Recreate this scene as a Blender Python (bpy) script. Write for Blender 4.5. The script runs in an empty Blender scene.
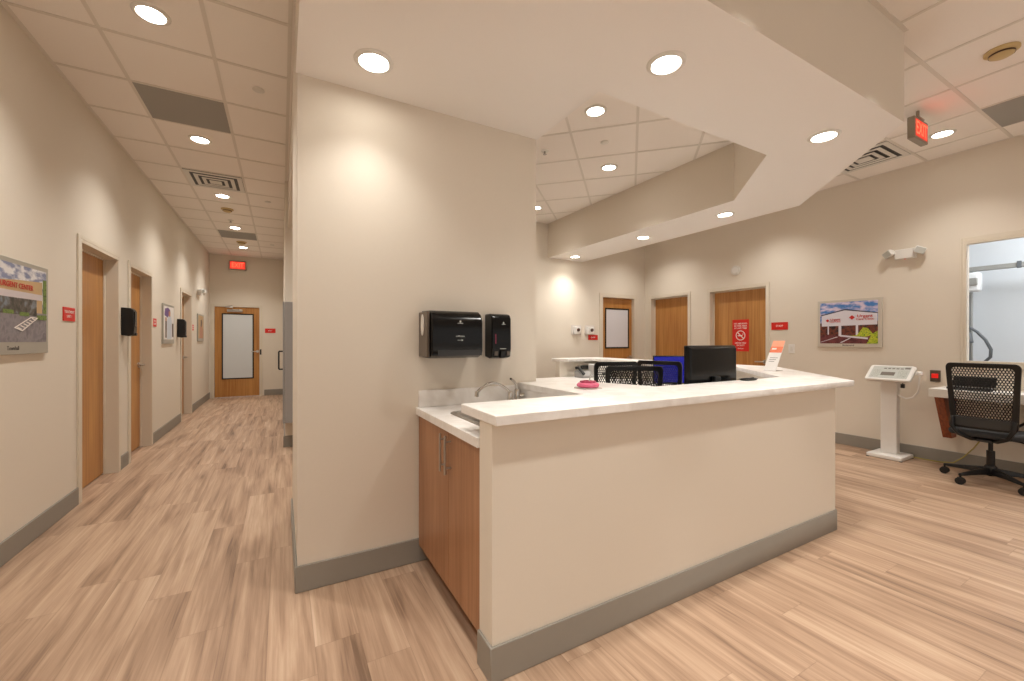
import bpy, bmesh, math, random
from mathutils import Vector, Matrix
random.seed(7)
SC = bpy.context.scene
COL = SC.collection
PI = math.pi

# ------------------------------------------------------------------ materials
def srgb(r, g, b):
    def c(v):
        v /= 255.0
        return v/12.92 if v <= 0.04045 else ((v+0.055)/1.055)**2.4
    return (c(r), c(g), c(b), 1.0)

def new_mat(name):
    m = bpy.data.materials.new(name); m.use_nodes = True
    nt = m.node_tree
    return m, nt, nt.nodes['Principled BSDF']

def N(nt, t, **kw):
    n = nt.nodes.new(t)
    for k, v in kw.items():
        setattr(n, k, v)
    return n

def plain(name, rgb, rough=0.5, metal=0.0, var=0.03, scale=30, bump=0.0, spec=0.5, emit=None, estr=0):
    m, nt, b = new_mat(name)
    tc = N(nt, 'ShaderNodeTexCoord'); no = N(nt, 'ShaderNodeTexNoise')
    no.inputs['Scale'].default_value = scale; no.inputs['Detail'].default_value = 3
    nt.links.new(tc.outputs['Object'], no.inputs['Vector'])
    mx = N(nt, 'ShaderNodeMixRGB'); c = srgb(*rgb)
    mx.inputs[1].default_value = tuple(x*(1-var) for x in c[:3])+(1,)
    mx.inputs[2].default_value = tuple(min(1, x*(1+var)) for x in c[:3])+(1,)
    nt.links.new(no.outputs['Fac'], mx.inputs[0])
    nt.links.new(mx.outputs[0], b.inputs['Base Color'])
    b.inputs['Roughness'].default_value = rough; b.inputs['Metallic'].default_value = metal
    b.inputs['Specular IOR Level'].default_value = spec
    if bump:
        bp = N(nt, 'ShaderNodeBump'); bp.inputs['Strength'].default_value = bump; bp.inputs['Distance'].default_value = 0.002
        nt.links.new(no.outputs['Fac'], bp.inputs['Height']); nt.links.new(bp.outputs[0], b.inputs['Normal'])
    if emit:
        b.inputs['Emission Color'].default_value = srgb(*emit); b.inputs['Emission Strength'].default_value = estr
    return m

def wood(name, dark, light, axis='Z', rough=0.42, fine=70, coat=0.15):
    """vertical-grain veneer: noise stretched along one object axis"""
    m, nt, b = new_mat(name)
    tc = N(nt, 'ShaderNodeTexCoord')
    mp = N(nt, 'ShaderNodeMapping')
    sc = [fine, fine, fine]; sc['XYZ'.index(axis)] = 1.6
    mp.inputs['Scale'].default_value = sc
    nt.links.new(tc.outputs['Object'], mp.inputs['Vector'])
    n1 = N(nt, 'ShaderNodeTexNoise'); n1.inputs['Scale'].default_value = 1.0; n1.inputs['Detail'].default_value = 4
    nt.links.new(mp.outputs[0], n1.inputs['Vector'])
    mp2 = N(nt, 'ShaderNodeMapping'); sc2 = [6, 6, 6]; sc2['XYZ'.index(axis)] = 0.9
    mp2.inputs['Scale'].default_value = sc2
    nt.links.new(tc.outputs['Object'], mp2.inputs['Vector'])
    n2 = N(nt, 'ShaderNodeTexNoise'); n2.inputs['Scale'].default_value = 1.0; n2.inputs['Detail'].default_value = 3
    nt.links.new(mp2.outputs[0], n2.inputs['Vector'])
    ad = N(nt, 'ShaderNodeMath', operation='ADD'); nt.links.new(n1.outputs['Fac'], ad.inputs[0]); nt.links.new(n2.outputs['Fac'], ad.inputs[1])
    cr = N(nt, 'ShaderNodeValToRGB')
    cr.color_ramp.elements[0].position = 0.38; cr.color_ramp.elements[0].color = srgb(*dark)
    cr.color_ramp.elements[1].position = 0.66; cr.color_ramp.elements[1].color = srgb(*light)
    hf = N(nt, 'ShaderNodeMath', operation='MULTIPLY'); hf.inputs[1].default_value = 0.5
    nt.links.new(ad.outputs[0], hf.inputs[0]); nt.links.new(hf.outputs[0], cr.inputs[0])
    nt.links.new(cr.outputs[0], b.inputs['Base Color'])
    b.inputs['Roughness'].default_value = rough; b.inputs['Coat Weight'].default_value = coat
    return m

def floor_mat():
    m, nt, b = new_mat('vinyl_planks')
    L = nt.links.new
    tc = N(nt, 'ShaderNodeTexCoord'); sp = N(nt, 'ShaderNodeSeparateXYZ'); L(tc.outputs['Object'], sp.inputs[0])
    def M(op, a, bb=None):
        n = N(nt, 'ShaderNodeMath', operation=op)
        for i, v in enumerate((a, bb)):
            if v is None: continue
            if isinstance(v, (int, float)): n.inputs[i].default_value = v
            else: L(v, n.inputs[i])
        return n.outputs[0]
    W, LN = 0.18, 1.22
    xr = M('DIVIDE', sp.outputs['X'], W); row = M('FLOOR', xr); fx = M('FRACT', xr)
    wn = N(nt, 'ShaderNodeTexWhiteNoise', noise_dimensions='1D'); L(row, wn.inputs['W'])
    yr = M('ADD', M('DIVIDE', sp.outputs['Y'], LN), M('MULTIPLY', wn.outputs['Value'], 7.0)); colm = M('FLOOR', yr); fy = M('FRACT', yr)
    cb = N(nt, 'ShaderNodeCombineXYZ'); L(row, cb.inputs[0]); L(colm, cb.inputs[1])
    w2 = N(nt, 'ShaderNodeTexWhiteNoise', noise_dimensions='3D'); L(cb.outputs[0], w2.inputs['Vector'])
    # grain coordinates, shifted per plank
    g = N(nt, 'ShaderNodeCombineXYZ')
    L(M('MULTIPLY', sp.outputs['X'], 60.0), g.inputs[0]); L(M('MULTIPLY', sp.outputs['Y'], 1.8), g.inputs[1]); L(M('MULTIPLY', w2.outputs['Value'], 40.0), g.inputs[2])
    n1 = N(nt, 'ShaderNodeTexNoise'); n1.inputs['Scale'].default_value = 1; n1.inputs['Detail'].default_value = 6; n1.inputs['Roughness'].default_value = 0.62; n1.inputs['Distortion'].default_value = 0.6
    L(g.outputs[0], n1.inputs['Vector'])
    g2 = N(nt, 'ShaderNodeCombineXYZ')
    L(M('MULTIPLY', sp.outputs['X'], 12.0), g2.inputs[0]); L(M('MULTIPLY', sp.outputs['Y'], .9), g2.inputs[1]); L(M('MULTIPLY', w2.outputs['Value'], 23.0), g2.inputs[2])
    n2 = N(nt, 'ShaderNodeTexNoise'); n2.inputs['Scale'].default_value = 1; n2.inputs['Detail'].default_value = 5; n2.inputs['Distortion'].default_value = 0.8
    L(g2.outputs[0], n2.inputs['Vector'])
    f = M('ADD', M('ADD', M('MULTIPLY', n1.outputs['Fac'], 0.42), M('MULTIPLY', n2.outputs['Fac'], 0.68)), M('ADD', M('MULTIPLY', w2.outputs['Value'], 0.08), 0.04))
    cr = N(nt, 'ShaderNodeValToRGB'); L(f, cr.inputs[0])
    e = cr.color_ramp.elements
    e[0].position = 0.42; e[0].color = srgb(*FLC[0])
    e[1].position = 0.86; e[1].color = srgb(*FLC[3])
    k = e.new(0.56); k.color = srgb(*FLC[1])
    k = e.new(0.70); k.color = srgb(*FLC[2])
    # seams
    def edge(fr, w):
        a = M('LESS_THAN', fr, w); c = M('GREATER_THAN', fr, 1-w); return M('MAXIMUM', a, c)
    seam = M('MAXIMUM', edge(fx, 0.008), edge(fy, 0.0013))
    mx = N(nt, 'ShaderNodeMixRGB'); L(M('MULTIPLY', seam, 0.28), mx.inputs[0]); L(cr.outputs[0], mx.inputs[1]); mx.inputs[2].default_value = srgb(96, 70, 52)
    L(mx.outputs[0], b.inputs['Base Color'])
    b.inputs['Roughness'].default_value = 0.44
    b.inputs['Specular IOR Level'].default_value = 0.4
    bp = N(nt, 'ShaderNodeBump'); bp.inputs['Strength'].default_value = 0.12; bp.inputs['Distance'].default_value = 0.001
    L(M('SUBTRACT', n1.outputs['Fac'], seam), bp.inputs['Height']); L(bp.outputs[0], b.inputs['Normal'])
    return m
FLC = [(118, 93, 74), (163, 133, 109), (186, 156, 130), (205, 179, 154)]

def quartz():
    m, nt, b = new_mat('quartz_white')
    tc = N(nt, 'ShaderNodeTexCoord'); no = N(nt, 'ShaderNodeTexNoise'); no.inputs['Scale'].default_value = 5; no.inputs['Detail'].default_value = 7; no.inputs['Distortion'].default_value = 1.8
    nt.links.new(tc.outputs['Object'], no.inputs['Vector'])
    cr = N(nt, 'ShaderNodeValToRGB'); e = cr.color_ramp.elements
    e[0].position = 0.35; e[0].color = srgb(229, 223, 216); e[1].position = 0.6; e[1].color = srgb(242, 238, 233)
    nt.links.new(no.outputs['Fac'], cr.inputs[0]); nt.links.new(cr.outputs[0], b.inputs['Base Color'])
    b.inputs['Roughness'].default_value = 0.28
    return m

def sky_print(name, blue, cloud, sc):
    m, nt, b = new_mat(name)
    tc = N(nt, 'ShaderNodeTexCoord'); no = N(nt, 'ShaderNodeTexNoise'); no.inputs['Scale'].default_value = sc; no.inputs['Detail'].default_value = 4
    mp = N(nt, 'ShaderNodeMapping'); mp.inputs['Scale'].default_value = (1, 1, 2.2)
    nt.links.new(tc.outputs['Object'], mp.inputs[0]); nt.links.new(mp.outputs[0], no.inputs['Vector'])
    cr = N(nt, 'ShaderNodeValToRGB'); e = cr.color_ramp.elements
    e[0].position = 0.42; e[0].color = srgb(*blue); e[1].position = 0.58; e[1].color = srgb(*cloud)
    nt.links.new(no.outputs['Fac'], cr.inputs[0]); nt.links.new(cr.outputs[0], b.inputs['Base Color'])
    b.inputs['Roughness'].default_value = 0.35
    return m

def speck_print(name, cols, sc):
    m, nt, b = new_mat(name)
    tc = N(nt, 'ShaderNodeTexCoord'); no = N(nt, 'ShaderNodeTexNoise'); no.inputs['Scale'].default_value = sc; no.inputs['Detail'].default_value = 2
    nt.links.new(tc.outputs['Object'], no.inputs['Vector'])
    cr = N(nt, 'ShaderNodeValToRGB'); e = cr.color_ramp.elements
    e[0].position = 0.35; e[0].color = srgb(*cols[0]); e[1].position = 0.65; e[1].color = srgb(*cols[-1])
    for i, c in enumerate(cols[1:-1]):
        k = e.new(0.35+0.3*(i+1)/(len(cols)-1)); k.color = srgb(*c)
    nt.links.new(no.outputs['Fac'], cr.inputs[0]); nt.links.new(cr.outputs[0], b.inputs['Base Color'])
    b.inputs['Roughness'].default_value = 0.4
    return m

def glass():
    m, nt, b = new_mat('clear_glass')
    b.inputs['Base Color'].default_value = (1, 1, 1, 1); b.inputs['Roughness'].default_value = 0.0
    b.inputs['Transmission Weight'].default_value = 1.0; b.inputs['IOR'].default_value = 1.02
    return m

M_ = {
 'wall': plain('wall_paint', (227, 217, 202), 0.75, var=0.012, scale=90, bump=0.08, spec=0.3),
 'soffit': plain('soffit_paint', (241, 236, 230), 0.8, var=0.01, scale=90, spec=0.3),
 'tile': plain('acoustic_tile', (246, 239, 231), 0.92, var=0.03, scale=220, bump=0.25, spec=0.2),
 'tbar': plain('grid_metal', (226, 218, 207), 0.5, var=0.01, spec=0.4),
 'floor': floor_mat(),
 'base': plain('rubber_base', (146, 140, 130), 0.5, var=0.03, scale=14),
 'casing': plain('casing_paint', (222, 211, 193), 0.45, var=0.01),
 'door': wood('door_maple', (170, 112, 52), (203, 148, 82)),
 'cab': wood('cabinet_laminate', (148, 100, 64), (184, 136, 98), fine=150, coat=0.1),
 'bracket': wood('cherry_panel', (118, 56, 28), (164, 86, 46), fine=60),
 'quartz': quartz(),
 'steel': plain('brushed_steel', (190, 186, 180), 0.28, 1.0, var=0.03, scale=60),
 'chrome': plain('chrome', (215, 212, 208), 0.08, 1.0, var=0.01),
 'black': plain('black_plastic', (12, 12, 13), 0.42, var=0.1),
 'blackgloss': plain('gloss_black_plastic', (6, 6, 7), 0.2, var=0.05, spec=0.3),
 'smoke': plain('smoked_grey_plastic', (96, 84, 72), 0.3, var=0.04),
 'darkgrey': plain('dark_grey_plastic', (52, 52, 52), 0.45, var=0.05),
 'meshweb': plain('chair_mesh_web', (22, 22, 23), 0.6, var=0.06),
 'seatfab': plain('seat_fabric', (46, 46, 47), 0.85, var=0.12, scale=400),
 'rubber': plain('caster_rubber', (18, 18, 18), 0.6),
 'white': plain('white_plastic', (236, 233, 228), 0.35, var=0.01),
 'offwhite': plain('offwhite_plastic', (226, 222, 214), 0.4, var=0.01),
 'grey': plain('grey_laminate', (158, 155, 152), 0.42, var=0.02),
 'greytile': plain('grey_ceiling_grille', (160, 157, 150), 0.7, var=0.08, scale=300),
 'red': plain('sign_red', (216, 30, 20), 0.45, var=0.02),
 'redbtn': plain('red_button', (214, 24, 18), 0.35, emit=(255, 30, 20), estr=0.25),
 'ink': plain('white_ink', (244, 236, 230), 0.5, var=0.0),
 'darkink': plain('dark_ink', (60, 56, 54), 0.5, var=0.0),
 'frost': plain('frosted_glass', (214, 218, 220), 0.35, var=0.01, scale=3),
 'whiteboard': plain('white_lite_cover', (226, 226, 232), 0.25, var=0.01),
 'lens': plain('lamp_lens', (255, 255, 255), 0.5, var=0.0, emit=(255, 250, 240), estr=22),
 'exitface': plain('exit_panel', (120, 30, 24), 0.5, var=0.0, emit=(255, 70, 50), estr=0.55),
 'exitletter': plain('exit_letter', (255, 60, 40), 0.5, var=0.0, emit=(255, 58, 38), estr=3.2),
 'exitbody': plain('exit_housing', (150, 140, 124), 0.5, var=0.02),
 'yellowed': plain('yellowed_plastic', (206, 180, 128), 0.45, var=0.03),
 'frame': plain('poster_border', (176, 172, 162), 0.35, 0.3, var=0.02),
 'lightframe': plain('poster_light_border', (206, 198, 184), 0.4, 0.1, var=0.02),
 'pink': plain('pink_plastic', (214, 96, 128), 0.35, var=0.06, scale=60),
 'pinkdark': plain('deep_pink_plastic', (176, 62, 92), 0.4, var=0.06, scale=60),
 'acrylic': plain('clear_acrylic_base', (222, 214, 206), 0.12, var=0.01),
 'screen': plain('blue_screen', (8, 14, 120), 0.2, var=0.1, scale=6, emit=(10, 18, 160), estr=0.3),
 'screenlogo': plain('light_blue_screen', (40, 120, 230), 0.2, emit=(50, 140, 240), estr=0.7),
 'lcd': plain('grey_lcd', (120, 112, 104), 0.3, var=0.02),
 'keys': speck_print('keypad_print', [(150, 152, 146), (206, 208, 200), (176, 178, 170)], 120),
 'overlay': plain('grey_overlay', (196, 198, 192), 0.4, var=0.02),
 'orange': plain('orange_print', (240, 118, 66), 0.4, var=0.03),
 'peach': plain('peach_print', (246, 162, 122), 0.4, var=0.03),
 'paper': plain('white_paper', (240, 236, 232), 0.6, var=0.01),
 'yellow': plain('yellow_cable', (176, 160, 84), 0.5),
 'xwall': plain('exam_room_paint', (206, 211, 216), 0.8, var=0.01),
 'xgrey': plain('equipment_grey', (150, 150, 146), 0.4, 0.2, var=0.02),
 'xwhite': plain('equipment_white', (224, 226, 228), 0.35, var=0.01),
 'xhose': plain('grey_hose', (92, 96, 100), 0.5),
 'glass': glass(),
 'sky1': sky_print('print_cloudy_sky', (128, 136, 168), (224, 222, 222), 11),
 'sky2': sky_print('print_blue_sky', (70, 128, 196), (222, 206, 226), 9),
 'tan': plain('print_tan_stucco', (196, 164, 118), 0.4, var=0.04),
 'awning': plain('print_awning', (206, 196, 198), 0.4, var=0.03),
 'shop': speck_print('print_shopfront', [(48, 44, 40), (86, 80, 72), (120, 130, 140)], 22),
 'bush': speck_print('print_bushes', [(60, 86, 36), (120, 146, 60), (96, 120, 50)], 60),
 'asphalt': speck_print('print_asphalt', [(110, 104, 112), (140, 134, 138), (122, 116, 124)], 18),
 'brickp': speck_print('print_brick_parking', [(84, 34, 40), (118, 58, 60), (100, 44, 48)], 14),
 'shop2': speck_print('print_dark_shopfront', [(34, 22, 26), (120, 58, 42), (56, 38, 40)], 14),
 'pwhite': plain('print_white_facade', (222, 218, 226), 0.4, var=0.02),
 'proof': plain('print_roof_trim', (70, 66, 84), 0.4),
 'pred': plain('print_red_letters', (204, 36, 30), 0.4),
 'plime': speck_print('print_lime_bush', [(140, 170, 30), (206, 206, 60), (90, 140, 40)], 50),
 'purple': plain('print_purple', (104, 72, 140), 0.4, var=0.05),
 'coat': plain('print_white_coat', (206, 214, 226), 0.4, var=0.05),
 'skin': plain('print_warm_tone', (188, 128, 98), 0.4, var=0.05),
 'dkbrown': plain('print_dark_brown', (84, 58, 48), 0.4, var=0.05),
}

# ------------------------------------------------------------------ helpers
class MB:
    def __init__(s, T=None):
        s.bm = bmesh.new(); s.T = T; s.mi = 0
    def _add(s, verts, faces):
        vs = [s.bm.verts.new(s.T @ Vector(v) if s.T is not None else Vector(v)) for v in verts]
        for f in faces:
            try:
                fc = s.bm.faces.new([vs[i] for i in f]); fc.material_index = s.mi
            except ValueError:
                pass
        return vs
    def box(s, x0, x1, y0, y1, z0, z1):
        v = [(x, y, z) for z in (z0, z1) for y in (y0, y1) for x in (x0, x1)]
        s._add(v, [(0, 2, 3, 1), (4, 5, 7, 6), (0, 1, 5, 4), (2, 6, 7, 3), (0, 4, 6, 2), (1, 3, 7, 5)]); return s
    def prism(s, pts, z0, z1):
        n = len(pts)
        v = [(p[0], p[1], z0) for p in pts]+[(p[0], p[1], z1) for p in pts]
        s._add(v, [tuple(range(n))[::-1], tuple(range(n, 2*n))]+[(i, (i+1) % n, n+(i+1) % n, n+i) for i in range(n)]); return s
    def prism_ax(s, pts, a0, a1, ax):
        """extrude 2D outline along axis ax ('x' or 'y'); pts are (other, z)"""
        n = len(pts)
        f = (lambda p, a: (a, p[0], p[1])) if ax == 'x' else (lambda p, a: (p[0], a, p[1]))
        v = [f(p, a0) for p in pts]+[f(p, a1) for p in pts]
        s._add(v, [tuple(range(n))[::-1], tuple(range(n, 2*n))]+[(i, (i+1) % n, n+(i+1) % n, n+i) for i in range(n)]); return s
    def poly(s, pts):
        s._add(pts, [tuple(range(len(pts)))]); return s
    def rings(s, rings, cap=True):
        n = len(rings[0]); v = [p for r in rings for p in r]; f = []
        for k in range(len(rings)-1):
            for i in range(n):
                f.append((k*n+i, k*n+(i+1) % n, (k+1)*n+(i+1) % n, (k+1)*n+i))
        if cap:
            f.append(tuple(range(n))[::-1]); f.append(tuple(range((len(rings)-1)*n, len(rings)*n)))
        s._add(v, f); return s
    def lathe(s, prof, c=(0, 0, 0), n=32, cap=True):
        s.rings([[(c[0]+r*math.cos(2*PI*i/n), c[1]+r*math.sin(2*PI*i/n), c[2]+z) for i in range(n)] for r, z in prof], cap); return s
    def tube(s, path, r, n=10, r2=None):
        P = [Vector(p) for p in path]; R = []
        up = None
        for i, p in enumerate(P):
            d = (P[min(i+1, len(P)-1)]-P[max(i-1, 0)]).normalized()
            if up is None:
                up = Vector((0, 0, 1)) if abs(d.z) < 0.9 else Vector((1, 0, 0))
            a = d.cross(up)
            if a.length < 1e-5: a = d.cross(Vector((1, 0, 0)))
            a.normalize(); b = a.cross(d).normalized(); up = b
            rr = r if r2 is None else r+(r2-r)*i/(len(P)-1)
            R.append([tuple(p+a*rr*math.cos(2*PI*k/n)+b*rr*math.sin(2*PI*k/n)) for k in range(n)])
        s.rings(R); return s
    def cyl(s, a, b, r, n=16, r2=None):
        return s.tube([a, b], r, n, r2)
    def build(s, name, mats, parent=None, smooth=False, bevel=0, seg=2, sub=0):
        bm = s.bm
        bmesh.ops.recalc_face_normals(bm, faces=bm.faces)
        me = bpy.data.meshes.new(name)
        if parent is None:
            lo = Vector([min(v.co[i] for v in bm.verts) for i in range(3)]); hi = Vector([max(v.co[i] for v in bm.verts) for i in range(3)])
            org = Vector(((lo.x+hi.x)/2, (lo.y+hi.y)/2, lo.z))
        else:
            org = wloc(parent)
        bmesh.ops.translate(bm, verts=bm.verts, vec=-org)
        bm.to_mesh(me); bm.free()
        for m in (mats if isinstance(mats, (list, tuple)) else [mats]):
            me.materials.append(M_[m])
        o = bpy.data.objects.new(name, me); COL.objects.link(o)
        if parent is None: o.location = org
        else: o.parent = parent
        if smooth:
            for p in me.polygons: p.use_smooth = True
            try: me.set_sharp_from_angle(angle=math.radians(38))
            except Exception: pass
        if bevel:
            md = o.modifiers.new('bevel', 'BEVEL'); md.width = bevel; md.segments = seg; md.limit_method = 'ANGLE'; md.angle_limit = math.radians(40)
            for p in me.polygons: p.use_smooth = True
            try: me.set_sharp_from_angle(angle=math.radians(60))
            except Exception: pass
        if sub:
            md = o.modifiers.new('sub', 'SUBSURF'); md.levels = sub; md.render_levels = sub
        return o

def wloc(o):
    v = Vector((0, 0, 0))
    while o is not None:
        v += o.location; o = o.parent
    return v

def thing(name, label, cat, loc=(0, 0, 0), group=None):
    o = bpy.data.objects.new(name, None); COL.objects.link(o); o.location = loc
    o.empty_display_size = 0.1
    return tag(o, label, cat, group)
def tag(o, label, cat, group=None, kind=None):
    o['label'] = label; o['category'] = cat
    if group: o['group'] = group
    if kind: o['kind'] = kind
    return o
def struct(o):
    o['kind'] = 'structure'; return o
def dup(root, loc, rotz=None, label=None, group=None):
    def cp(o, par):
        c = o.copy(); COL.objects.link(c)
        if par is not None: c.parent = par
        for ch in list(o.children): cp(ch, c)
        return c
    r = cp(root, None); r.location = loc
    if rotz is not None: r.rotation_euler = (0, 0, rotz)
    if label: r['label'] = label
    if group: r['group'] = group
    return r

def frame(origin, right, normal):
    """matrix mapping (u, w, v) = (right, outwards depth -> -normal, up)"""
    r = Vector(right); n = Vector(normal); u = Vector((0, 0, 1))
    m = Matrix(((r.x, n.x, u.x, origin[0]), (r.y, n.y, u.y, origin[1]), (r.z, n.z, u.z, origin[2]), (0, 0, 0, 1)))
    return m   # local x=right, y=outward normal, z=up

def text(body, size, T, name, mat, parent, depth=0.0015, align='CENTER', sx=1.0):
    """lettering standing on plane y=0 of frame T, centred on the local origin"""
    cu = bpy.data.curves.new('txt', 'FONT'); cu.body = body; cu.size = size; cu.extrude = depth
    cu.align_x = align; cu.align_y = 'CENTER'; cu.resolution_u = 2
    cu.offset = size*0.012
    o = bpy.data.objects.new('txt', cu); COL.objects.link(o)
    me = bpy.data.meshes.new_from_object(o)
    bpy.data.objects.remove(o); bpy.data.curves.remove(cu)
    # text plane XY, normal Z  ->  local x, z up, y outward
    L = Matrix(((sx, 0, 0, 0), (0, 0, 1, 0), (0, 1, 0, 0), (0, 0, 0, 1)))
    me.transform(T @ L)
    org = wloc(parent)
    me.transform(Matrix.Translation(-org))
    if (T @ L).determinant() < 0: me.flip_normals()
    me.materials.clear(); me.materials.append(M_[mat]); me.name = name
    ob = bpy.data.objects.new(name, me); COL.objects.link(ob); ob.parent = parent
    return ob

# ------------------------------------------------------------------ dimensions
H = 3.30; ZS = 2.72; LW = -1.437; RW = 6.236; EW = 11.595; FW = 5.85; CW = 2.443; BK = -2.6; WT = 0.15

# ------------------------------------------------------------------ floor, ceilings
struct(MB().box(LW-WT, 9.4, BK-WT, EW+WT, -0.1, 0).build('floor', 'floor'))
struct(MB().box(LW-WT, 9.4, BK-WT, EW+WT, H, H+0.1).build('ceiling', 'tile'))

def bars(lines, name, w=0.024, d=0.004):
    b = MB()
    for (x0, y0, x1, y1) in lines:
        d_ = d+(.0008 if abs(x1-x0) > abs(y1-y0)*1.5 or (abs(abs(x1-x0)-abs(y1-y0)) < 1e-3 and (x1-x0)*(y1-y0) > 0) else 0)
        v = Vector((x1-x0, y1-y0, 0)); n = Vector((-v.y, v.x, 0)).normalized()*w/2
        p = [Vector((x0, y0, 0))-n, Vector((x1, y1, 0))-n, Vector((x1, y1, 0))+n, Vector((x0, y0, 0))+n]
        b.prism([(q.x, q.y) for q in p], H-d_, H+0.001)
    return struct(b.build(name, 'tbar'))
T = 0.605
hl = []
for x in (-1.01, -0.41): hl.append((x, BK, x, EW))
y = 3.56
while y > BK: y -= T
y += T
hy = []
while y < EW: hy.append(y); hl.append((LW, y, 0.06, y)); y += T
for a in ((LW+.012, BK, LW+.012, EW), (0.048, 2.443, 0.048, EW), (LW, EW-.012, .06, EW-.012)): hl.append(a)
bars(hl, 'trim_1')
ml = []
X0M, Y0M = 3.37, 1.16
xs = [X0M+0.617*k for k in range(-5, 5)]; ys = [Y0M+0.61*k for k in range(-6, 8)]
for x in xs: ml.append((x, BK, x, 1.095 if x < 3.49 else (x-2.385 if x < 4.7 else FW)))
for yy in ys:
    x0 = 0.19 if yy < 1.09 else (yy+2.39 if yy < 2.3 else 4.70)
    if yy < FW: ml.append((x0, yy, RW, yy))
ml.append((RW-.012, BK, RW-.012, FW)); ml.append((4.70+.012, 2.31, 4.70+.012, FW)); ml.append((3.49, 1.10-.012, .07, 1.10-.012))
bars(ml, 'trim_2')
# diagonal grid over the nurses' station, clipped to the opening
def clip_line(px, py, dx, dy, poly):
    out = []
    n = len(poly)
    for i in range(n):
        a, b = poly[i], poly[(i+1) % n]
        ex, ey = b[0]-a[0], b[1]-a[1]; den = dx*ey-dy*ex
        if abs(den) < 1e-9: continue
        t = ((a[0]-px)*ey-(a[1]-py)*ex)/den; u = ((a[0]-px)*dy-(a[1]-py)*dx)/den
        if -1e-9 <= u <= 1+1e-9: out.append(t)
    out.sort(); return out
OPEN = [(1.56, 1.80), (3.2, 1.80), (3.95, 2.54), (3.95, FW), (0.20, FW), (0.20, 3.5), (1.56, 3.5)]
dl = []
for k in range(-3, 8):
    c = -0.09+0.862*k
    t = clip_line(0, c, 1, 1, OPEN)
    for a, b in zip(t[0::2], t[1::2]):
        if b-a > .02: dl.append((a, c+a, b, c+b))
for k in range(-5, 8):
    c = 5.57+0.862*k
    t = clip_line(c, 0, -1, 1, OPEN)
    for a, b in zip(t[0::2], t[1::2]):
        if b-a > .02: dl.append((c-a, a, c-b, b))
bars(dl, 'trim_3')

# ------------------------------------------------------------------ soffit
OUT = [(.065, 1.10), (3.49, 1.10), (4.70, 2.31), (4.70, FW), (3.95, FW), (3.95, 2.54), (3.2, 1.80), (1.56, 1.80), (1.56, 2.443), (.065, 2.443)]
sb = MB().prism(OUT, ZS, H)
sb.bm.normal_update()
for fc in sb.bm.faces:
    fc.material_index = 0 if abs(fc.normal.z) > .9 else 1
struct(sb.build('ceiling_soffit', ['soffit', 'wall']))

# ------------------------------------------------------------------ walls
def wall_y(name, xface, dirn, y0, y1, ops, mat='wall', z1=H):
    """wall whose face is the plane x=xface, body extends dirn*WT; ops=(ya,yb,za,zb)"""
    b = MB(); xa, xb = sorted((xface, xface+dirn*WT))
    y = y0
    for (a, c, za, zb) in sorted(ops):
        b.box(xa, xb, y, a, 0, z1)
        if za > 0: b.box(xa, xb, a, c, 0, za)
        b.box(xa, xb, a, c, zb, z1)
        y = c
    b.box(xa, xb, y, y1, 0, z1)
    return struct(b.build(name, mat))
def wall_x(name, yface, x0, x1, ops, mat='wall', z1=H):
    b = MB(); x = x0
    for (a, c, za, zb) in sorted(ops):
        b.box(x, a, yface, yface+WT, 0, z1)
        if za > 0: b.box(a, c, yface, yface+WT, 0, za)
        b.box(a, c, yface, yface+WT, zb, z1)
        x = c
    b.box(x, x1, yface, yface+WT, 0, z1)
    return struct(b.build(name, mat))
DH = 2.15
LD = [(4.64, 5.57), (5.90, 6.78), (8.54, 9.42)]
RD = [(3.486, 4.455), (4.826, 5.71)]
wall_y('wall_left', LW, -1, BK, EW+WT, [(a, b, 0, DH) for a, b in LD])
WY0, WY1, WZ0, WZ1 = 0.20, 1.488, 1.09, 2.335
wall_y('wall_right', RW, 1, BK, FW+WT, [(a, b, 0, DH) for a, b in RD]+[(WY0, WY1, WZ0, WZ1)])
wall_x('wall_end', EW, LW, 0.04, [(-1.37, -.43, 0, 2.13)])
wall_x('wall_far', FW, 0.6, RW, [(5.13, 5.98, 0, DH)])
struct(MB().box(.073, 1.55, CW, 3.5, 0, H).build('wall_column', 'wall'))
struct(MB().box(.073, 0.20, 3.5, FW, ZS, H).build('wall_header', 'wall'))
struct(MB().box(0.04, 0.60, FW, EW+WT, 0, H).build('wall_corridor', 'wall'))
bwk = MB()
bwk.box(LW-WT, -1.2, BK-WT, BK, 0, H); bwk.box(5.9, RW+WT, BK-WT, BK, 0, H); bwk.box(-1.2, 5.9, BK-WT, BK, 0, .15); bwk.box(-1.2, 5.9, BK-WT, BK, 3.0, H)  # invented wide openings in the back wall let in world light as fill
for xm in (.55, 2.35, 4.1): bwk.box(xm-.04, xm+.04, BK-WT, BK, .15, 3.0)
struct(bwk.build('wall_back', 'wall'))

# baseboards
BH, BT = 0.14, 0.012
def base_pieces(name, segs):
    b = MB()
    for (x0, x1, y0, y1) in segs:
        b.box(x0, x1, y0, y1, 0, BH)
    return struct(b.build(name, 'base', bevel=0.004, seg=1))
base_pieces('baseboard_left', [(LW, LW+BT, a, b) for a, b in ((BK, 4.615), (5.615, 5.855), (6.825, 8.495), (9.465, EW))])
base_pieces('baseboard_right', [(RW-BT, RW, a, b) for a, b in ((BK, 3.461), (4.48, 4.801), (5.735, FW))])
base_pieces('baseboard_end', [(-.36, 0.04, EW-BT, EW)])
base_pieces('baseboard_far', [(0.02, 5.085, FW-BT, FW), (6.025, RW-BT, FW-BT, FW)])
base_pieces('baseboard_column', [(.073-BT, .788, CW-BT, CW), (.073-BT, .073, CW, 3.5), (1.55, 1.55+BT, CW, 3.5), (.073-BT, 1.55+BT, 3.5, 3.5+BT)])
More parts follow.
